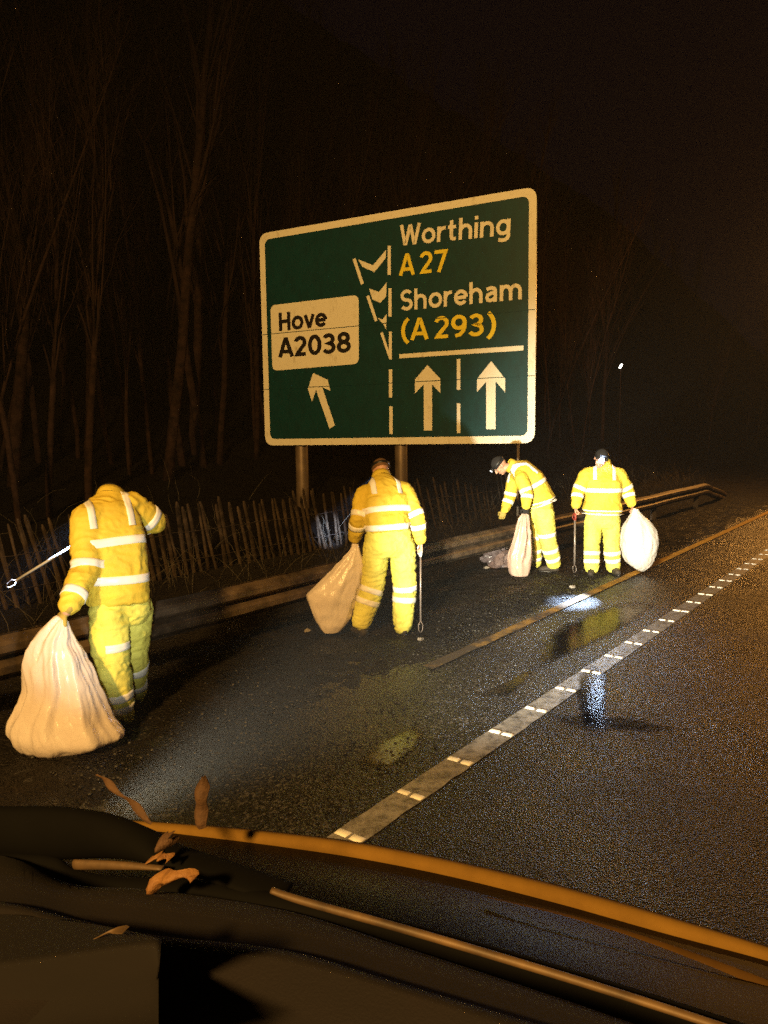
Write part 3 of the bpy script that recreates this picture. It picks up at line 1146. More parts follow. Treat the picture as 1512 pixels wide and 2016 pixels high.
def make_person(D):
    """D: joints in the world, radii of the clothes, and which things are worn"""
    base = D['base']
    f, s = D['face'].normalized(), D['side'].normalized()      # s points to his right
    root = empty('person', base, D['label'], 'person', 'workers collecting litter on the verge')
    sp = D['spine']                                             # pelvis, waist, chest, upper, neck
    sc = D.get('scale', 1.0)
    # frames along the spine
    frames = []
    for i in range(len(sp)):
        ax = (sp[min(i + 1, len(sp) - 1)] - sp[max(i - 1, 0)]).normalized()
        ss = (s - ax * s.dot(ax)).normalized()
        ff = ax.cross(ss)
        if ff.dot(f) < 0 and abs(ff.dot(f)) > 0.05:
            ff = -ff
        if abs(ff.dot(f)) <= 0.05 and ff.z > 0:
            ff = -ff
        frames.append((ax, ss, ff))
    # ---- body: one continuous surface with head, neck, hands
    b = MB()
    W = D['tw']
    rows = []
    for (c, (ax, ss, ff), (w, d)) in zip(sp, frames, W):
        rows.append(ring(c, ss, ff, w * 0.82, d * 0.82, 20))
    b.loft(rows)
    hd, hu, hf = D['head'], D['head_up'].normalized(), D['head_face'].normalized()
    hs = hf.cross(hu).normalized()
    hf = hu.cross(hs).normalized()
    b.cone(sp[-1], 0.062, hd - hu * 0.075 - hf * 0.012, 0.056)
    b.ell(hd + hu * 0.022 - hf * 0.012, hs * 0.077, hf * 0.097, hu * 0.096)
    b.ell(hd - hu * 0.05 + hf * 0.028, hs * 0.058, hf * 0.062, hu * 0.065)
    b.ell(hd - hu * 0.095 + hf * 0.062, hs * 0.026, hf * 0.024, hu * 0.022)          # chin
    b.cone(hd + hu * 0.018 + hf * 0.088, 0.009, hd - hu * 0.026 + hf * 0.108, 0.014)  # nose
    b.cone(hd + hu * 0.028 + hf * 0.082 - hs * 0.04, 0.011, hd + hu * 0.028 + hf * 0.082 + hs * 0.04, 0.011)  # brow
    b.cone(hd - hu * 0.062 + hf * 0.084 - hs * 0.018, 0.008, hd - hu * 0.062 + hf * 0.084 + hs * 0.018, 0.008)  # lips
    for k in (-1, 1):
        b.ell(hd - hu * 0.012 + hs * 0.077 * k - hf * 0.012, hs * 0.010, hf * 0.019, hu * 0.030)
        b.ell(hd - hu * 0.028 + hs * 0.04 * k + hf * 0.055, hs * 0.024, hf * 0.026, hu * 0.024)   # cheek
    for nm in ('l', 'r'):
        a_ = D['arm_' + nm]
        b.chain(a_, [0.062, 0.047, 0.032])
        l_ = D['leg_' + nm]
        b.chain(l_, [0.085, 0.06, 0.045])
        hd_ = D['hand_' + nm]
        if not hd_.get('glove'):
            hand(b, a_[2], hd_['d'], hd_['n'], hd_['s'], hd_.get('curl', 1))
    me = remesh(b, 0.0065, 3)
    link('body', me, M['skin'], root)
    for k in (-1, 1):
        e = MB()
        e.ell(hd + hu * 0.006 + hs * 0.031 * k + hf * 0.083, hs * 0.012, hf * 0.009, hu * 0.008, 10, 6)
        e.build('eye', M['eye'], root)
    # ---- trousers
    t = MB()
    pw, pd = D['pelvis']
    ax, ss, ff = frames[0]
    hip = (D['leg_l'][0] + D['leg_r'][0]) / 2
    upp = sp[1]
    t.loft([ring(hip - UPV * 0.10, ss, ff, pw * 0.72, pd * 0.8), ring(hip - UPV * 0.03, ss, ff, pw * 0.98, pd), ring(hip.lerp(upp, 0.35), ss, ff, pw, pd), ring(upp, ss, ff, pw * 0.86, pd * 0.9)])
    for nm in ('l', 'r'):
        l_, r_ = D['leg_' + nm], D['leg_rad']
        mid1 = l_[0].lerp(l_[1], 0.5)
        mid2 = l_[1].lerp(l_[2], 0.5)
        t.chain([l_[0], mid1, l_[1], mid2, l_[2]], [r_[0], (r_[0] + r_[1]) / 2 + 0.004, r_[1], (r_[1] + r_[2]) / 2 + 0.006, r_[2]])
        # cloth gathered over the boot
        dn = (l_[2] - l_[1]).normalized()
        t.cone(l_[2] - dn * 0.03, r_[2] * 1.05, l_[2] + dn * 0.01, r_[2] * 0.98)
    tm = remesh(t, 0.011, 5, 0.011, 6.5, D['seed'], 1.9)
    tb = bvh_of(tm)
    tro = link('trousers', tm, M['hi_vis_trousers'], root)
    for nm in ('l', 'r'):
        l_, r_ = D['leg_' + nm], D['leg_rad']
        for tt in D.get('leg_bands_' + nm, D['leg_bands']):
            if tt < 1:
                bb = limb_band(tb, l_[0], l_[1], tt, 0.055, r_[0] * 1.35)
            else:
                bb = limb_band(tb, l_[1], l_[2], tt - 1, 0.055, r_[1] * 1.3)
            bb.build('reflective_band', M['tape'], tro)
    if D.get('pocket'):
        l_ = D['leg_l']
        c = l_[0].lerp(l_[1], 0.52)
        axl = (l_[1] - l_[0]).normalized()
        outw = (D['pocket'] - axl * D['pocket'].dot(axl)).normalized()
        sd = axl.cross(outw)
        rows = []
        for i in range(9):
            row = []
            for j in range(9):
                o0 = c + axl * (i - 4) * 0.026 + sd * 0
                dd = (outw + sd * (j - 4) * 0.21).normalized()
                h = tb.ray_cast(o0, dd, 0.5)
                r = h[3] if h[0] is not None else 0.12
                edge = -0.004 if i in (0, 8) or j in (0, 8) else 0.012
                row.append(o0 + dd * (r + edge))
            rows.append(row)
        pk = MB()
        pk.quadgrid(rows)
        pk.build('pocket', M['hi_vis_trousers'], tro)
    # ---- jacket
    j = MB()
    rows = []
    hem = D['hem']
    ax, ss, ff = frames[0]
    rows.append(ring(hem - UPV * 0.01, ss, ff, D['hem_w'][0] * 0.97, D['hem_w'][1] * 0.97))
    rows.append(ring(hem + UPV * 0.03, ss, ff, D['hem_w'][0], D['hem_w'][1]))
    for i in range(1, len(sp)):
        ax, ss, ff = frames[i]
        rows.append(ring(sp[i], ss, ff, W[i][0], W[i][1]))
    ax, ss, ff = frames[-1]
    rows.append(ring(sp[-1] + ax * 0.05, ss, ff, 0.078, 0.085))
    j.loft(rows)
    for nm in ('l', 'r'):
        a_, r_ = D['arm_' + nm], D['arm_rad']
        cuff = a_[1].lerp(a_[2], D.get('cuff', 0.86))
        j.chain([sp[3].lerp(a_[0], 0.55), a_[0], a_[0].lerp(a_[1], 0.5), a_[1], a_[1].lerp(a_[2], 0.5), cuff],
                [r_[0] * 0.95, r_[0], (r_[0] + r_[1]) / 2 + 0.004, r_[1], (r_[1] + r_[2]) / 2 + 0.004, r_[2]])
    jm = remesh(j, 0.011, 6, 0.010, 6.0, D['seed'] + 3, 1.3)
    jb = bvh_of(jm)
    jac = link('jacket', jm, M['hi_vis'], root)
    for i, tt in D['torso_bands']:
        p0, p1 = sp[i], sp[i + 1]
        w0 = W[i][0] * (1 - tt) + W[i + 1][0] * tt
        limb_band(jb, p0, p1, tt, 0.058, max(w0 * 1.12, D['hem_w'][0] * 1.04 if i == 0 else 0), 48).build('reflective_band', M['tape'], jac)
    ax, ss, ff = frames[3]
    cc = sp[2].lerp(sp[3], 0.35)
    ax, ss, ff = frames[2]
    for k in (-1, 1):
        brace(jb, cc, ss, ff, ax, 0.125 * k * D.get('brace_x', 1), 0.05, *D.get('brace_a', (-5, 190)), 0.30).build('reflective_band', M['tape'], jac)
    for nm in ('l', 'r'):
        a_, r_ = D['arm_' + nm], D['arm_rad']
        for tt in D.get('arm_bands_' + nm, D['arm_bands']):
            if tt < 1:
                limb_band(jb, a_[0], a_[1], tt, 0.052, r_[0] * 1.25).build('reflective_band', M['tape'], jac)
            else:
                limb_band(jb, a_[1], a_[2], tt - 1, 0.052, r_[1] * 1.25).build('reflective_band', M['tape'], jac)
    # collar
    cb = MB()
    ax, ss, ff = frames[-1]
    rows = []
    for q, g in ((0.0, 0.098), (0.03, 0.098), (0.062, 0.092), (0.062, 0.080), (0.02, 0.080)):
        rows.append([sp[-1] + ax * (q + 0.0 * math.cos(2 * math.pi * k / 24)) + (ss * math.cos(2 * math.pi * k / 24) + ff * math.sin(2 * math.pi * k / 24)) * g for k in range(24)])
    cb.quadgrid(rows, True)
    cb.build('collar', M['hi_vis'], jac)
    # ---- gloves
    for nm in ('l', 'r'):
        hh = D['hand_' + nm]
        if hh.get('glove'):
            g = MB()
            a_ = D['arm_' + nm]
            hand(g, a_[2], hh['d'], hh['n'], hh['s'], hh.get('curl', 1), 0.003)
            link('glove', remesh(g, 0.005, 2), hh['glove'], root)
    # ---- boots
    for nm in ('l', 'r'):
        an, fd = D['leg_' + nm][2], D['foot_' + nm].normalized()
        fd = Vector((fd.x, fd.y, 0)).normalized()
        sd = fd.cross(UPV)
        g = Vector((an.x, an.y, 0.012))
        bt = MB()
        bt.cone(Vector((an.x, an.y, max(an.z + 0.05, 0.14))), 0.055, Vector((an.x, an.y, 0.075)), 0.05)
        bt.ell(g + UPV * 0.045 - fd * 0.025, sd * 0.042, fd * 0.055, UPV * 0.05)
        bt.ell(g + UPV * 0.045 + fd * 0.07, sd * 0.047, fd * 0.09, UPV * 0.045)
        bt.ell(g + UPV * 0.035 + fd * 0.135, sd * 0.047, fd * 0.065, UPV * 0.038)
        bo = link('boot', remesh(bt, 0.008, 3), M['boot'], root)
        so = MB()
        outl = []
        for k in range(24):
            th = 2 * math.pi * k / 24
            x = math.cos(th)
            outl.append((0.065 + 0.142 * x, (0.042 + 0.008 * x) * math.sin(th)))
        so.loft([[g + fd * x + sd * y - UPV * 0.012 + UPV * z for x, y in outl] for z in (0, 0.026)])
        so.build('sole', M['plastic_black'], bo)
    # ---- cap and head torch
    cp = MB()
    rows = []
    for i in range(9):
        g = math.radians(-8 + 96 * i / 8)
        k_ = 1.0 + (0.05 if i < 2 else 0)
        c = hd + hu * 0.03 - hf * 0.012
        rows.append([c + hu * 0.099 * math.sin(g) * 1.05 + (hs * math.cos(2 * math.pi * q / 24) * 0.086 + hf * math.sin(2 * math.pi * q / 24) * 0.106) * math.cos(g) * k_ for q in range(24)])
    cp.loft(rows)
    cap = cp.build('cap', D['cap'], root)
    if D.get('torch'):
        st = MB()
        c = hd + hu * 0.052 - hf * 0.012
        rows = []
        for q, o in ((-0.014, 0.0), (-0.012, 0.005), (0.012, 0.005), (0.014, 0.0)):
            rows.append([c + hu * q + (hs * math.cos(2 * math.pi * k / 28) * (0.088 + o) + hf * math.sin(2 * math.pi * k / 28) * (0.107 + o)) for k in range(28)])
        st.quadgrid(rows, True)
        tq = st.build('head_torch', M['plastic_black'], root)
        lc = c + hf * 0.125
        hb = MB()
        hb.ell(lc - hf * 0.006, hs * 0.034, hf * 0.022, hu * 0.024, 16, 8)
        hb.build('torch_housing', M['plastic_black'], tq)
        ln = MB()
        td = D['torch'].get('dir', hf).normalized()
        ts = td.cross(UPV).normalized()
        tu = ts.cross(td)
        lr = D['torch'].get('r', 0.02)
        ln.ell(lc + td * 0.018, ts * lr, td * 0.008, tu * lr * 0.85, 14, 6)
        ln.build('torch_lens', M[D['torch'].get('lens', 'torch_lens_dim')], tq)
        if D['torch'].get('lens') == 'torch_lens':
            ho = MB()  # added tube that keeps the lens glow off face and chest
            ho.quadgrid([[lc + td * a + (ts * math.cos(2 * math.pi * k / 20) + tu * math.sin(2 * math.pi * k / 20) * 0.9) * g for k in range(20)]
                         for a, g in ((0.0, lr * 1.1), (0.05, lr * 1.18), (0.05, lr * 1.08), (0.005, lr * 1.04))], True)
            ho.build('torch_light_shield', M['plastic_black'], tq)
        if D['torch'].get('power'):
            o = lamp('torch_beam', 'SPOT', lc + td * 0.035, (0.50, 0.68, 1.0), D['torch']['power'], 0.012, lc + (D['torch']['aim'] - lc), D['torch'].get('size', 30), 1.0)
    return root


def picker(name_label, a, b, shaft, jaw_dir, grip_mat, grip_len=0.12, r=0.009):
    d = (b - a).normalized()
    root = empty('litter_picker', a, name_label, 'litter picker')
    L = (b - a).length
    m = MB()
    m.tube([a, a + d * (L - 0.11)], r, 10)
    m.build('shaft', shaft, root)
    m = MB()
    sd = jaw_dir - d * jaw_dir.dot(d)
    sd.normalize()
    m.tube([a - d * grip_len, a - d * grip_len * 0.5 + sd * 0.008, a + d * 0.02], [0.014, 0.016, 0.012], 10)
    m.tube([a - d * grip_len * 0.9 - sd * 0.02, a - d * grip_len * 0.4 - sd * 0.034, a + d * 0.01 - sd * 0.008], [0.006, 0.007, 0.005], 8)
    m.build('handle', grip_mat, root)
    for k in (-1, 1):
        m = MB()
        e = a + d * (L - 0.11)
        m.tube([e, e + d * 0.04 + sd * 0.022 * k, e + d * 0.09 + sd * 0.02 * k, e + d * 0.115 + sd * 0.004 * k], [0.008, 0.007, 0.007, 0.006], 8, 0.6)
        m.build('jaw', shaft if k < 0 else M['picker_grey'], root)
    return root


def sack(label, rows_px, Yd, ratio, seed, folds=0.07, tilt=0.0, mat='bag'):
    pairs = [(P(l[0], l[1], Yd), P(r[0], r[1], Yd)) for l, r in rows_px]
    # resample the outline rows
    n_r = 46
    rows = []
    N = 120
    rn = random.Random(seed)
    ks = [(rn.choice([3, 4, 6, 7, 9]), rn.uniform(0, 6.28), rn.uniform(0.4, 1)) for _ in range(5)]
    m = len(pairs)
    for i in range(n_r):
        t = i / (n_r - 1)
        k = t * (m - 1)
        a = min(int(k), m - 2)
        fr = k - a

        def cr(idx):
            p = [pairs[min(max(a + o, 0), m - 1)][idx] for o in (-1, 0, 1, 2)]
            return 0.5 * ((2 * p[1]) + (p[2] - p[0]) * fr + (2 * p[0] - 5 * p[1] + 4 * p[2] - p[3]) * fr ** 2 + (3 * p[1] - p[0] - 3 * p[2] + p[3]) * fr ** 3)
        L, R = cr(0), cr(1)
        c = (L + R) / 2
        h = (R - L) / 2
        dv = Vector((0, 1, tilt)).normalized() * h.length * ratio
        row = []
        for q in range(N):
            th = 2 * math.pi * q / N
            fold = sum(w * (1 - 2 * abs(math.sin((kk * th + ph + 1.2 * t * (1 + 0.4 * j_)) / 2 + 1.5 * noise.noise(Vector((t * 2.2 + th * 0.6, kk, seed)))))) for j_, (kk, ph, w) in enumerate(ks)) / 1.9
            amp = folds * (1.4 * (1 - t) ** 1.2 + 0.30)
            if i == n_r - 1:
                amp *= 0.3
            r = 1 + amp * fold * (1 - 0.55 * abs(math.cos(th)) ** 3)
            p = c + h * math.cos(th) * r + dv * math.sin(th) * r
            q_ = Vector((p.x * 7, p.y * 7, p.z * 4 + seed))
            nz = (0.5 - abs(noise.noise(q_ + Vector((noise.noise(q_ * 1.7), 0, noise.noise(q_ * 1.3))))) * 2.4) * 0.009 + noise.noise(p * 3.2 + Vector((seed, 1, 2))) * 0.012 + noise.noise(p * 22) * 0.003
            nz *= min(1.0, h.length / 0.1)
            p = p + (p - c).normalized() * nz if (p - c).length > 1e-5 else p
            if p.z < 0.012:
                p.z = 0.012 + (p.z - 0.012) * 0.05
            row.append(p)
        rows.append(row)
    mb = MB()
    mb.loft(rows)
    o = mb.build('refuse_sack', M[mat])
    return tag(o, label, 'refuse sack', 'refuse sacks held by the workers')


def c2(x, y):
    return x * 480 / 1512, 900 + y * 480 / 1512


def c3(x, y):
    return 560 + x * 340 / 1512, 870 + y * 340 / 1512


def c4(x, y):
    return 920 + x * 420 / 1512, 860 + y * 420 / 1512


# ---- the man nearest, left, seen from behind with his elbow raised
Y1 = G(248, 1428).y
a35 = math.radians(30)
s1 = Vector((math.cos(a35), math.sin(a35), 0))
f1 = Vector((-math.sin(a35), math.cos(a35), 0))
Q = lambda px, py, dd=0.0: P(px, py, Y1 + dd)
bag1_Y = G(100, 1492).y + 0.12
make_person(dict(
    label='man in yellow hi-vis with bowed head and raised elbow, nearest on the left', base=Vector((Q(240, 1420).x, Y1, 0)),
    face=f1, side=s1, seed=1.3,
    spine=[Q(233, 1190, .06), Q(231, 1135, .07), Q(219, 1060, .11), Q(212, 1008, .17), Q(217, 984, .25)],
    tw=[(0.19, 0.15), (0.195, 0.155), (0.215, 0.155), (0.195, 0.125), (0.10, 0.085)],
    pelvis=(0.185, 0.14), hem=Q(232, 1184, .06), hem_w=(0.20, 0.165),
    head=Q(214, 988, .44), head_up=f1 * 0.4 + UPV * 0.85, head_face=f1 * 0.85 - UPV * 0.4 - s1 * .3,
    arm_l=[Q(170, 1022, .02), Q(169, 1120, -.12), Q(131, 1204, bag1_Y - Y1 + .02)], arm_r=[Q(258, 996, .28), Q(303, 1027, .40), Q(226, 1036, .66)],
    arm_rad=(0.098, 0.086, 0.066),
    leg_l=[Q(214, 1206, -.02), Q(222, 1312, -.04), Q(240, 1404, 0)], leg_r=[Q(264, 1195, .2), Q(260, 1285, .28), Q(266, 1362, .42)],
    leg_rad=(0.125, 0.108, 0.080),
    leg_bands=[0.62, 1.60, 1.86], leg_bands_r=[1.35, 1.78], pocket=Vector((-0.6, -1, 0)),
    torso_bands=[(0, 0.95), (1, 0.86)], arm_bands=[0.93, 1.62], arm_bands_r=[0.8, 1.2], brace_x=1.0,
    hand_l=dict(d=Q(115, 1222, bag1_Y - Y1) - Q(131, 1204, bag1_Y - Y1), n=f1, s=Vector((.4, -.5, -.3)), curl=1.25, glove=M['olive_glove']),
    hand_r=dict(d=Vector((-.9, .3, -.1)), n=Vector((-.2, -.6, -.6)), s=Vector((0, .3, 1)), curl=1.3, glove=M['black_cloth']),
    foot_l=f1 + Vector((.3, 0, 0)), foot_r=f1, cap=M['black_cloth'],
    torch=dict(lens='torch_lens_dim', power=3000, aim=Q(60, 1124, .90), size=26, dir=Vector((-.6, .4, -.4))),
))
picker('white litter picker stretched out past the left man', Q(214, 1030, .70), Q(14, 1154, .95), M['picker_white'], Vector((0, 0, 1)), M['plastic_black'], 0.10, 0.011)
sack('large pale refuse sack on the ground beside the left man, biggest of the four',
     [(c2(*l), c2(*r)) for l, r in (((352, 978), (420, 1020)), ((308, 1012), (434, 1060)), ((195, 1140), (462, 1132)), ((148, 1230), (515, 1215)), ((135, 1310), (560, 1300)), ((142, 1440), (610, 1410)),
                                    ((98, 1550), (655, 1510)), ((52, 1650), (705, 1622)), ((72, 1722), (770, 1722)), ((140, 1808), (690, 1768)), ((230, 1862), (520, 1805)), ((330, 1868), (400, 1860)))], bag1_Y, 0.62, 3, 0.19)

# ---- the man in the middle, seen from behind
Y2 = G(792, 1252).y
a15 = math.radians(14)
s2 = Vector((math.cos(a15), math.sin(a15), 0))
f2 = Vector((-math.sin(a15), math.cos(a15), 0))
Q = lambda px, py, dd=0.0: P(px, py, Y2 + dd)
make_person(dict(
    label='man in yellow hi-vis seen square from behind below the sign', base=Vector((Q(765, 1245).x, Y2, 0)),
    face=f2, side=s2, seed=5.1,
    spine=[Q(764, 1052, 0), Q(762, 1025, .01), Q(758, 988, .06), Q(755, 958, .13), Q(752, 944, .20)],
    tw=[(0.20, 0.15), (0.21, 0.155), (0.225, 0.16), (0.17, 0.125), (0.10, 0.085)],
    pelvis=(0.222, 0.16), hem=Q(763, 1044, 0), hem_w=(0.205, 0.16),
    head=Q(750, 929, .30), head_up=f2 * 0.5 + UPV * 0.8, head_face=f2 * 0.75 - UPV * 0.6,
    arm_l=[Q(716, 975, .08), Q(705, 1022, .0), Q(698, 1064, .12)], arm_r=[Q(796, 967, .14), Q(820, 1017, .06), Q(828, 1066, .1)],
    arm_rad=(0.088, 0.078, 0.064),
    leg_l=[Q(741, 1075, 0), Q(734, 1153, .02), Q(712, 1222, -.02)], leg_r=[Q(792, 1075, .02), Q(797, 1158, .05), Q(793, 1228, .03)],
    leg_rad=(0.122, 0.112, 0.092),
    leg_bands=[0.98, 1.30], leg_bands_l=[1.12, 1.45], torso_bands=[(0, 0.55), (1, 0.5)], arm_bands=[0.92, 1.38], arm_bands_l=[0.82, 1.3],
    hand_l=dict(d=Vector((-.15, .1, -1)), n=Vector((1, 0, 0)), s=f2, curl=1.2), hand_r=dict(d=Vector((.05, .1, -1)), n=Vector((-1, 0, 0)), s=f2, curl=1.25),
    foot_l=f2 + Vector((-.3, 0, 0)), foot_r=f2, cap=M['brown_cloth'],
    torch=dict(lens='torch_lens_dim', power=9000, aim=P(648, 1045, 12.3), size=8, dir=f2 * .9 - UPV * .2 - s2 * .3),
))
picker('grey litter picker hanging straight down from the middle man\'s right hand', Q(828, 1092, .1), Q(828, 1244, .04), M['picker_grey'], s2, M['picker_white'], 0.1)
sack('pinkish refuse sack swinging to the side of the man below the sign',
     [(c3(*l), c3(*r)) for l, r in (((590, 890), (648, 895)), ((575, 940), (662, 942)), ((480, 1045), (692, 1040)), ((380, 1150), (708, 1130)), ((270, 1260), (694, 1230)), ((196, 1342), (664, 1340)),
                                    ((225, 1440), (622, 1430)), ((260, 1530), (590, 1530)), ((310, 1620), (545, 1600)), ((350, 1676), (480, 1665)))], Y2 + 0.02, 0.5, 8, 0.11)

# ---- the man bending over, in profile
Y3 = G(1092, 1127).y
f3 = Vector((-0.95, 0.22, 0)).normalized()
s3 = Vector((0.22, 0.95, 0)).normalized()
Q = lambda px, py, dd=0.0: P(px, py, Y3 + dd)
make_person(dict(
    label='man in yellow hi-vis bending forward in profile by the crash barrier', base=Vector((Q(1080, 1120).x, Y3, 0)),
    face=f3, side=s3, seed=9.7,
    spine=[Q(1067, 995), Q(1060, 973), Q(1046, 946), Q(1025, 925), Q(1008, 918)],
    tw=[(0.19, 0.17), (0.20, 0.18), (0.21, 0.185), (0.20, 0.155), (0.10, 0.085)],
    pelvis=(0.19, 0.17), hem=Q(1066, 988), hem_w=(0.205, 0.185),
    head=Q(984, 917, .02), head_up=Vector((-.75, 0, .55)), head_face=Vector((-.55, .0, -.75)),
    arm_l=[Q(1026, 941, -.2), Q(1038, 972, -.26), Q(1036, 998, -.30)], arm_r=[Q(1012, 940, .2), Q(1004, 978, .2), Q(993, 1006, .16)],
    arm_rad=(0.092, 0.080, 0.062),
    leg_l=[Q(1070, 1010, -.1), Q(1078, 1060, -.08), Q(1090, 1108, .0)], leg_r=[Q(1062, 1008, .1), Q(1050, 1062, .2), Q(1053, 1105, .3)],
    leg_rad=(0.145, 0.115, 0.095),
    leg_bands=[0.85, 1.45, 1.82], torso_bands=[(0, 0.3), (1, 0.75)], arm_bands=[0.85, 1.35], arm_bands_l=[0.78, 1.2],
    hand_l=dict(d=Vector((-.05, 0, -1)), n=Vector((0, 1, 0)), s=Vector((-1, 0, 0)), curl=1.2, glove=M['black_cloth']), hand_r=dict(d=Vector((-.4, -.1, -.9)), n=Vector((-.3, -1, 0)), s=Vector((-1, 0, 0)), curl=.8, glove=M['olive_glove']),
    foot_l=f3, foot_r=f3, cap=M['black_cloth'],
    torch=dict(lens='torch_lens_dim', power=0, r=0.024),
))
sack('slender pinkish refuse sack hanging from the black glove of the bending man',
     [(c4(*l), c4(*r)) for l, r in (((385, 545), (425, 545)), ((365, 572), (440, 562)), ((350, 620), (446, 620)), ((330, 700), (455, 692)), ((305, 780), (462, 772)), ((282, 850), (462, 842)),
                                    ((285, 910), (452, 910)), ((305, 970), (440, 962)), ((335, 1004), (410, 1002)))], Y3 - 0.30, 0.75, 14, 0.13, mat='bag_pink')

# ---- the man facing the van with a lit head torch
Y4 = G(1188, 1130).y
f4 = Vector((-0.18, -1, 0)).normalized()
s4 = Vector((-1, 0.18, 0)).normalized()
Q = lambda px, py, dd=0.0: P(px, py, Y4 + dd)
make_person(dict(
    label='man in yellow hi-vis with a lit head torch, rightmost, facing the viewer', base=Vector((Q(1186, 1120).x, Y4, 0)),
    face=f4, side=s4, seed=14.2,
    spine=[Q(1186, 1012), Q(1187, 986), Q(1188, 951), Q(1189, 928, .02), Q(1188, 915, .0)],
    tw=[(0.23, 0.17), (0.235, 0.175), (0.24, 0.17), (0.175, 0.125), (0.10, 0.09)],
    pelvis=(0.22, 0.165), hem=Q(1186, 1006), hem_w=(0.265, 0.19),
    head=Q(1183, 903, -.10), head_up=Vector((0.12, -.5, .85)), head_face=Vector((-.25, -.85, -.45)),
    arm_l=[Q(1219, 935), Q(1236, 967), Q(1244, 994, -.06)], arm_r=[Q(1154, 935), Q(1139, 967), Q(1133, 997, -.06)],
    arm_rad=(0.093, 0.085, 0.066),
    leg_l=[Q(1203, 1024), Q(1204, 1072, -.02), Q(1207, 1113)], leg_r=[Q(1169, 1024), Q(1165, 1072, -.02), Q(1165, 1116, -.06)],
    leg_rad=(0.122, 0.105, 0.096),
    leg_bands=[1.38, 1.74], torso_bands=[(0, 0.2), (1, 0.62)], arm_bands=[0.80, 1.32], brace_a=(0, 185),
    hand_l=dict(d=Vector((.2, -.1, -1)), n=Vector((-1, 0, 0)), s=f4, curl=1.2), hand_r=dict(d=Vector((0, -.1, -1)), n=Vector((1, 0, 0)), s=f4, curl=1.25),
    foot_l=f4 + Vector((.3, 0, 0)), foot_r=f4 + Vector((-.2, 0, 0)), cap=M['black_cloth'],
    torch=dict(lens='torch_lens', power=2600, aim=G(1130, 1184), size=17, r=0.03, dir=Vector((-.30, -.95, -.12))),
))
picker('pale litter picker held upright in the right hand of the man with the lit torch', Q(1132, 1024, -.08), Q(1131, 1127, -.1), M['picker_grey'], Vector((1, 0, 0)), M['picker_red'], 0.1, 0.013)
sack('round bulging white refuse sack held out by the man with the lit torch',
     [(c4(*l), c4(*r)) for l, r in (((1172, 505), (1212, 512)), ((1158, 545), (1235, 545)), ((1120, 600), (1290, 590)), ((1095, 660), (1330, 640)), ((1085, 730), (1352, 700)), ((1090, 800), (1350, 780)),
                                    ((1110, 860), (1325, 860)), ((1150, 910), (1298, 910)), ((1200, 942), (1268, 940)), ((1228, 954), (1250, 953)))], Y4 - 0.08, 0.85, 21, 0.06, mat='bag_white')


# ------------------------------------------------------------------ litter on the verge
def crumple(name, c, r, mat, label, cat, seed, flat=0.6):
    mb = MB()
    rows = []
    for i in range(15):
        g = math.pi * min(max(i, 0.2), 13.8) / 14 - math.pi / 2
        row = []
        for k in range(22):
            th = 2 * math.pi * k / 22
            d = Vector((math.cos(th) * math.cos(g), math.sin(th) * math.cos(g) * 0.8, math.sin(g) * flat))
            q = 1 + 0.55 * noise.noise(d * 2.2 + Vector((seed, 0, 0))) + 0.3 * noise.noise(d * 6 + Vector((0, seed, 0)))
            row.append(Vector(c) + d * r * q)
        rows.append(row)
    mb.loft(rows)
    return tag(mb.build(name, mat, smooth=False), label, cat)


p = G(976, 1118)
crumple('litter_heap', Vector((p.x, p.y, 0.16)), 0.20, M['litter'], 'dim crumpled plastic rubbish on the ground by the bending man', 'rubbish', 3.0, 0.8)
for px, py, r, lb in ((606, 1247, .03, 'white scrap of paper on the verge by the swinging sack'), (828, 1265, .03, 'white scrap of paper below the grey litter picker'),
                      (1127, 1160, .035, 'pale scrap of paper on the verge in front of the torch beam'), (958, 1122, .04, 'pale bent scrap of plastic near the foot of the barrier')):
    p = G(px, py)
    crumple('paper_scrap', Vector((p.x, p.y, 0.03)), r, M['paper'], lb, 'scrap', px * 0.1, 0.5)

# ------------------------------------------------------------------ added haze that the lamps light up
hz = bpy.data.materials.new('added haze')
hz.use_nodes = True
hz.node_tree.nodes.remove(hz.node_tree.nodes['Principled BSDF'])
pv = hz.node_tree.nodes.new('ShaderNodeVolumePrincipled')
pv.inputs['Color'].default_value = (0.9, 0.88, 0.86, 1)
pv.inputs['Density'].default_value = 0.0007  # thin haze put in to carry the glow of the lamps
hz.node_tree.links.new(pv.outputs[0], hz.node_tree.nodes['Material Output'].inputs['Volume'])
mb = MB()
mb.box((60, 50, 9.5), Vector((600, 0, 0)), Vector((0, 600, 0)), Vector((0, 0, 40)))
tag(mb.build('haze', hz, smooth=False), kind='stuff')

# ------------------------------------------------------------------ the van the picture is taken from
van = empty('van', (0.2, 0.6, 0), 'dark van in the foreground with a yellow edged bonnet, wiper and dashboard', 'van')
EA, EB = P(225, 1614, 1.66), P(1512, 1862, 1.16)
EN = Vector((EB.y - EA.y, -(EB.x - EA.x), 0)).normalized()
VH = -EN if EN.y < 0 else EN               # the way the van points


def VPt(px, py, back=0.0):                 # on the upright plane through the bonnet edge, moved back towards the viewer
    d = ray(px, py)
    o = Vector((0, 0, CAM_H))
    t = (EA - VH * back - o).dot(VH) / d.dot(VH)
    return o + d * t


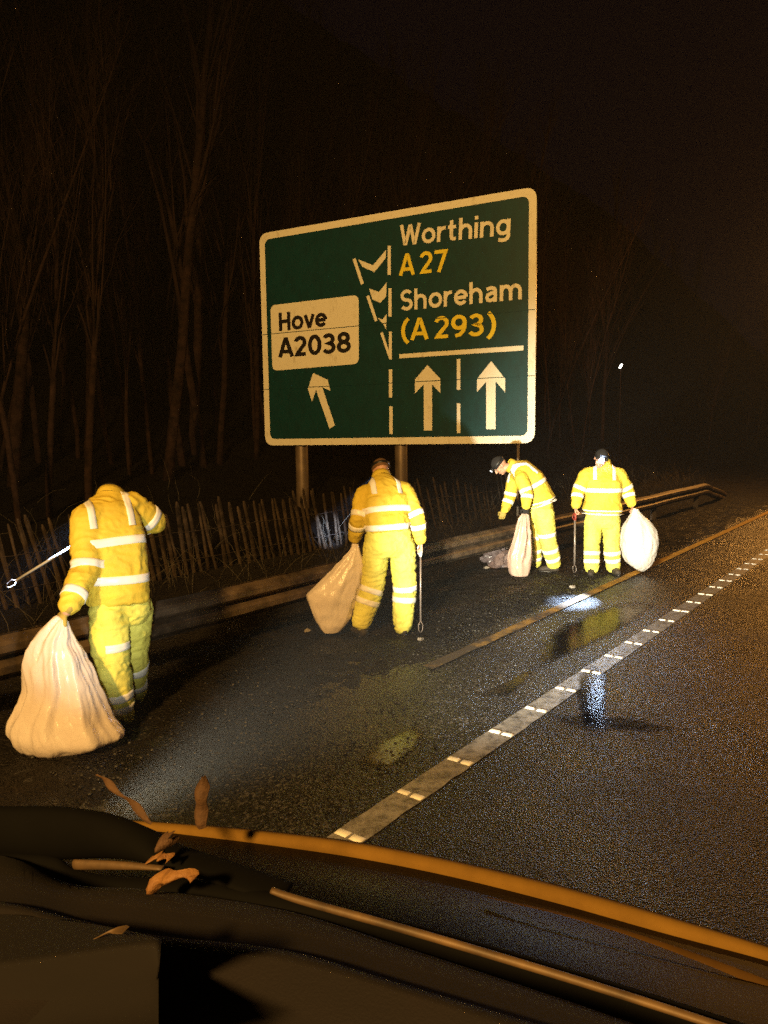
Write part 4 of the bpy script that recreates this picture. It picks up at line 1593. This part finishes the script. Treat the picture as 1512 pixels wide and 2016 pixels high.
def curve(pts, n):
    pts = [Vector((*p, 0)) for p in pts]
    out = []
    m = len(pts)
    for i in range(n):
        k = (m - 1) * i / (n - 1)
        a = min(int(k), m - 2)
        t = k - a
        p = [pts[min(max(a + o, 0), m - 1)] for o in (-1, 0, 1, 2)]
        q = 0.5 * ((2 * p[1]) + (p[2] - p[0]) * t + (2 * p[0] - 5 * p[1] + 4 * p[2] - p[3]) * t * t + (3 * p[1] - p[0] - 3 * p[2] + p[3]) * t ** 3)
        out.append((q.x, q.y))
    return out


edge_top = curve([(-150, 1618), (60, 1608), (225, 1613), (400, 1624), (560, 1639), (720, 1660), (900, 1695), (1100, 1742), (1300, 1798), (1512, 1862), (1640, 1905)], 60)
edge_bot = curve([(-150, 1640), (60, 1626), (225, 1622), (400, 1640), (560, 1660), (720, 1684), (900, 1720), (1100, 1770), (1300, 1826), (1512, 1882), (1640, 1925)], 60)
# yellow lip: a rounded strip along the front of the bonnet
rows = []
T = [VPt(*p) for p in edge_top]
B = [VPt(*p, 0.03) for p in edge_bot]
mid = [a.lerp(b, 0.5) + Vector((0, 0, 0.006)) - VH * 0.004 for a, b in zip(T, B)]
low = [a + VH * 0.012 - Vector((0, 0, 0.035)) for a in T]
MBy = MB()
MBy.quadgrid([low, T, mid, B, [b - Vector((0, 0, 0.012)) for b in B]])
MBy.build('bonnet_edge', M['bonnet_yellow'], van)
# bonnet skin from the lip up to the scuttle
skin_rows = [[b - Vector((0, 0, 0.010)) + VH * 0.004 for b in B]]
b2 = curve([(-150, 1690), (60, 1675), (225, 1680), (400, 1690), (560, 1712), (720, 1740), (900, 1780), (1100, 1835), (1300, 1890), (1512, 1958), (1640, 2000)], 60)
b3 = curve([(-150, 1790), (60, 1770), (225, 1765), (400, 1770), (560, 1795), (720, 1830), (900, 1880), (1100, 1940), (1300, 2005), (1512, 2080), (1640, 2125)], 60)
skin_rows.append([VPt(*p, 0.16) for p in b2])
skin_rows.append([VPt(*p, 0.46) for p in b3])
skin_rows.append([VPt(p[0], p[1] + 60, 0.54) - Vector((0, 0, 0.05)) for p in b3])
m_ = MB()
m_.quadgrid(skin_rows)
m_.build('bonnet', M['bonnet'], van)
m_ = MB()
m_.quadgrid([low, [p + VH * 0.05 - Vector((0, 0, 0.25)) for p in low], [p + VH * 0.05 - Vector((0, 0, 0.75)) for p in low]])
m_.build('front_panel', M['bonnet'], van)
# crease strip on the skin, lamplight put into its colour
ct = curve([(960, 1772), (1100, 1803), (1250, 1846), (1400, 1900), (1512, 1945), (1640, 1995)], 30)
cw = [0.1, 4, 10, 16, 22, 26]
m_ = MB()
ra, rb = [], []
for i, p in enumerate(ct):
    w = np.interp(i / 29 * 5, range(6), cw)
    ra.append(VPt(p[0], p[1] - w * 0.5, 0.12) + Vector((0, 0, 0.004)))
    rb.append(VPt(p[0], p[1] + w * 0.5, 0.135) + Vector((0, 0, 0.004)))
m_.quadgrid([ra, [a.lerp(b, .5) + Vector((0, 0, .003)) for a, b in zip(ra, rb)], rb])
m_.build('bonnet_lit_crease', M['bonnet_lit_tint'], van)

# wiper
wip = empty('wiper', VPt(60, 1640, 0.7), None, None)
wip.parent = van
wip.matrix_parent_inverse = van.matrix_world.inverted()


def part_of_wiper(mb, name, mat, smooth=True):
    me = mb.mesh(name)
    me.materials.append(mat)
    me.polygons.foreach_set('use_smooth', [smooth] * len(me.polygons))
    o = bpy.data.objects.new(name, me)
    COL.objects.link(o)
    o.parent = wip
    o.matrix_parent_inverse = wip.matrix_world.inverted()
    return o


bpy.context.view_layer.update()
wb = 0.62


def flat_blade(top, bot, back, th, n=40):
    a, b = curve(top, n), curve(bot, n)
    r0 = [VPt(*p, back) for p in a]
    r1 = [VPt(*p, back) for p in b]
    rows = []
    for p, q in zip(r0, r1):
        c = (p + q) / 2
        h = (p - q) / 2
        rows.append([c + h * math.cos(2 * math.pi * k / 14) + VH * th * math.sin(2 * math.pi * k / 14) for k in range(14)])
    m = MB()
    m.loft(rows)
    return m


part_of_wiper(flat_blade([(-160, 1588), (0, 1588), (120, 1590), (220, 1608), (290, 1640), (330, 1668), (420, 1700), (560, 1752)], [(-160, 1684), (0, 1684), (120, 1690), (220, 1686), (300, 1694), (350, 1704), (430, 1724), (560, 1768)], 0.66, 0.02), 'wiper_arm', M['rubber'])
part_of_wiper(flat_blade([(-160, 1680), (0, 1680), (60, 1682), (110, 1690), (140, 1712), (200, 1726), (310, 1733), (420, 1740), (560, 1766), (800, 1820), (1100, 1905), (1400, 1998), (1640, 2080)],
                         [(-160, 1690), (0, 1692), (60, 1730), (90, 1752), (140, 1758), (200, 1756), (310, 1756), (420, 1760), (560, 1800), (800, 1872), (1100, 1968), (1400, 2070), (1640, 2150)], 0.675, 0.012, 60), 'blade', M['rubber'])
part_of_wiper(flat_blade([(535, 1748), (600, 1768), (800, 1823), (1000, 1882), (1200, 1943), (1400, 2008), (1600, 2075)], [(535, 1758), (600, 1782), (800, 1838), (1000, 1897), (1200, 1958), (1400, 2022), (1600, 2090)], 0.70, 0.004), 'blade_strip', M['wiper_metal'])
part_of_wiper(flat_blade([(145, 1692), (200, 1694), (260, 1698), (320, 1706)], [(150, 1712), (200, 1712), (260, 1712), (320, 1712)], 0.70, 0.004, 16), 'spring', M['wiper_metal'])
# dashboard, lofted from its ridges
dl_ = [
    ([(-260, 1672), (0, 1684), (140, 1740), (300, 1752), (560, 1792), (800, 1866), (1100, 1964), (1400, 2068), (1700, 2170)], 0.70, 0.0),
    ([(-260, 1740), (0, 1748), (140, 1772), (300, 1790), (560, 1832), (800, 1902), (1100, 1990), (1400, 2090), (1700, 2190)], 0.84, 0.0),
    ([(-260, 1752), (0, 1762), (140, 1790), (300, 1812), (560, 1856), (800, 1926), (1100, 2008), (1400, 2104), (1700, 2200)], 0.86, -0.012),
    ([(-260, 1775), (0, 1784), (140, 1816), (300, 1850), (560, 1880), (800, 1950), (1100, 2040), (1400, 2130), (1700, 2230)], 0.87, 0.004),
    ([(-260, 1790), (0, 1800), (140, 1836), (300, 1868), (560, 1906), (800, 1972), (1100, 2066), (1400, 2160), (1700, 2260)], 0.90, 0.004),
    ([(-260, 1812), (0, 1822), (140, 1858), (300, 1890), (560, 1936), (800, 2006), (1100, 2100), (1400, 2200), (1700, 2300)], 0.905, -0.02),
    ([(-260, 2100), (0, 2110), (140, 2130), (300, 2150), (560, 2190), (800, 2240), (1100, 2300), (1400, 2380), (1700, 2450)], 1.06, -0.03),
]
m_ = MB()
m_.quadgrid([[VPt(*p, bk_) + Vector((0, 0, dz)) for p in curve(l, 70)] for l, bk_, dz in dl_])
dash = m_.build('dashboard', M['dash'], van)
# raised tray at the near corner of the dashboard
tt_ = curve([(-220, 1912), (0, 1888), (120, 1872), (230, 1856), (300, 1846), (318, 1850)], 30)
tf = curve([(-220, 1930), (0, 1908), (120, 1890), (230, 1874), (300, 1868), (316, 1876)], 30)
tb_ = curve([(-220, 2010), (0, 1985), (120, 1966), (230, 1948), (300, 1932), (312, 1925)], 30)
bk1 = curve([(-220, 1800), (0, 1800), (120, 1812), (200, 1822), (270, 1836), (312, 1850)], 30)
m_ = MB()
m_.quadgrid([[VPt(*p, 0.915) for p in bk1], [VPt(*p, 0.985) for p in tt_], [VPt(*p, 1.0) for p in tf], [VPt(*p, 0.955) for p in tb_], [VPt(p[0], p[1] + 130, 1.04) for p in tb_]])
m_.build('dashboard_tray', M['dash_dark'], van)
# headlamp units at the front corners, below the lip
for loc in ((-0.78, 1.93, 0.84), (0.42, 1.5, 0.84)):
    m_ = MB()
    c = Vector(loc)
    m_.ell(c - VH * 0.10, EN.cross(UPV) * 0.11, VH * 0.09, UPV * 0.08)
    m_.build('headlamp', M['picker_grey'], van)


# ------------------------------------------------------------------ dead leaves and a straw on the van
def leaf(label, pts, wid, back, mat, curlv=0.01, name='dead_leaf', cat='leaf'):
    c = curve(pts, 16)
    w = np.interp(np.linspace(0, len(wid) - 1, 16), range(len(wid)), wid)
    rows = []
    for i, p in enumerate(c):
        a, b = c[max(i - 1, 0)], c[min(i + 1, 15)]
        d = Vector((b[0] - a[0], b[1] - a[1])).normalized()
        n = Vector((-d.y, d.x))
        row = []
        for k in (-1, -0.5, 0, 0.5, 1):
            q = VPt(p[0] + n.x * w[i] * k, p[1] + n.y * w[i] * k, back)
            row.append(q - VH * (curlv * (1 - k * k) + 0.004 * math.sin(i * 0.9 + k)))
        rows.append(row)
    th = [[p + VH * 0.0012 for p in r] for r in rows]
    m = MB()
    m.quadgrid(rows)
    m.quadgrid(th)
    o = m.build(name, mat)
    return tag(o, label, cat)


leaf('bright orange dead leaf caught on the wiper', [(303, 1752), (310, 1736), (325, 1728), (345, 1722), (368, 1720), (390, 1724)], [8, 14, 13, 11, 8, 2], 0.73, M['leaf'])
leaf('brown dead leaf lying against the end of the wiper arm', [(318, 1668), (328, 1655), (340, 1648), (345, 1640)], [6, 14, 13, 3], 0.69, M['leaf_brown'])
leaf('small orange leaf fragment wedged under the wiper arm', [(298, 1690), (315, 1684), (328, 1683), (340, 1688)], [3, 5, 5, 2], 0.69, M['leaf'])
leaf('narrow brown dead leaf standing upright in front of the bonnet edge', [(398, 1628), (396, 1600), (396, 1575), (399, 1548), (404, 1524)], [10, 12, 13, 12, 3], 0.20, M['leaf_brown'])
leaf('thin brown dead twig leaning up from the wiper', [(298, 1622), (270, 1592), (240, 1566), (212, 1542), (192, 1524)], [5, 6, 5, 5, 2], 0.30, M['leaf_brown'], 0.003, 'dead_twig', 'twig')
leaf('pale straw lying on the dashboard tray', [(98, 1884), (118, 1880), (140, 1878), (160, 1864), (185, 1850), (215, 1838), (252, 1828)], [4, 4, 3, 3, 4, 2, 1], 0.965, M['wiper_metal'], 0.002, 'straw', 'straw')
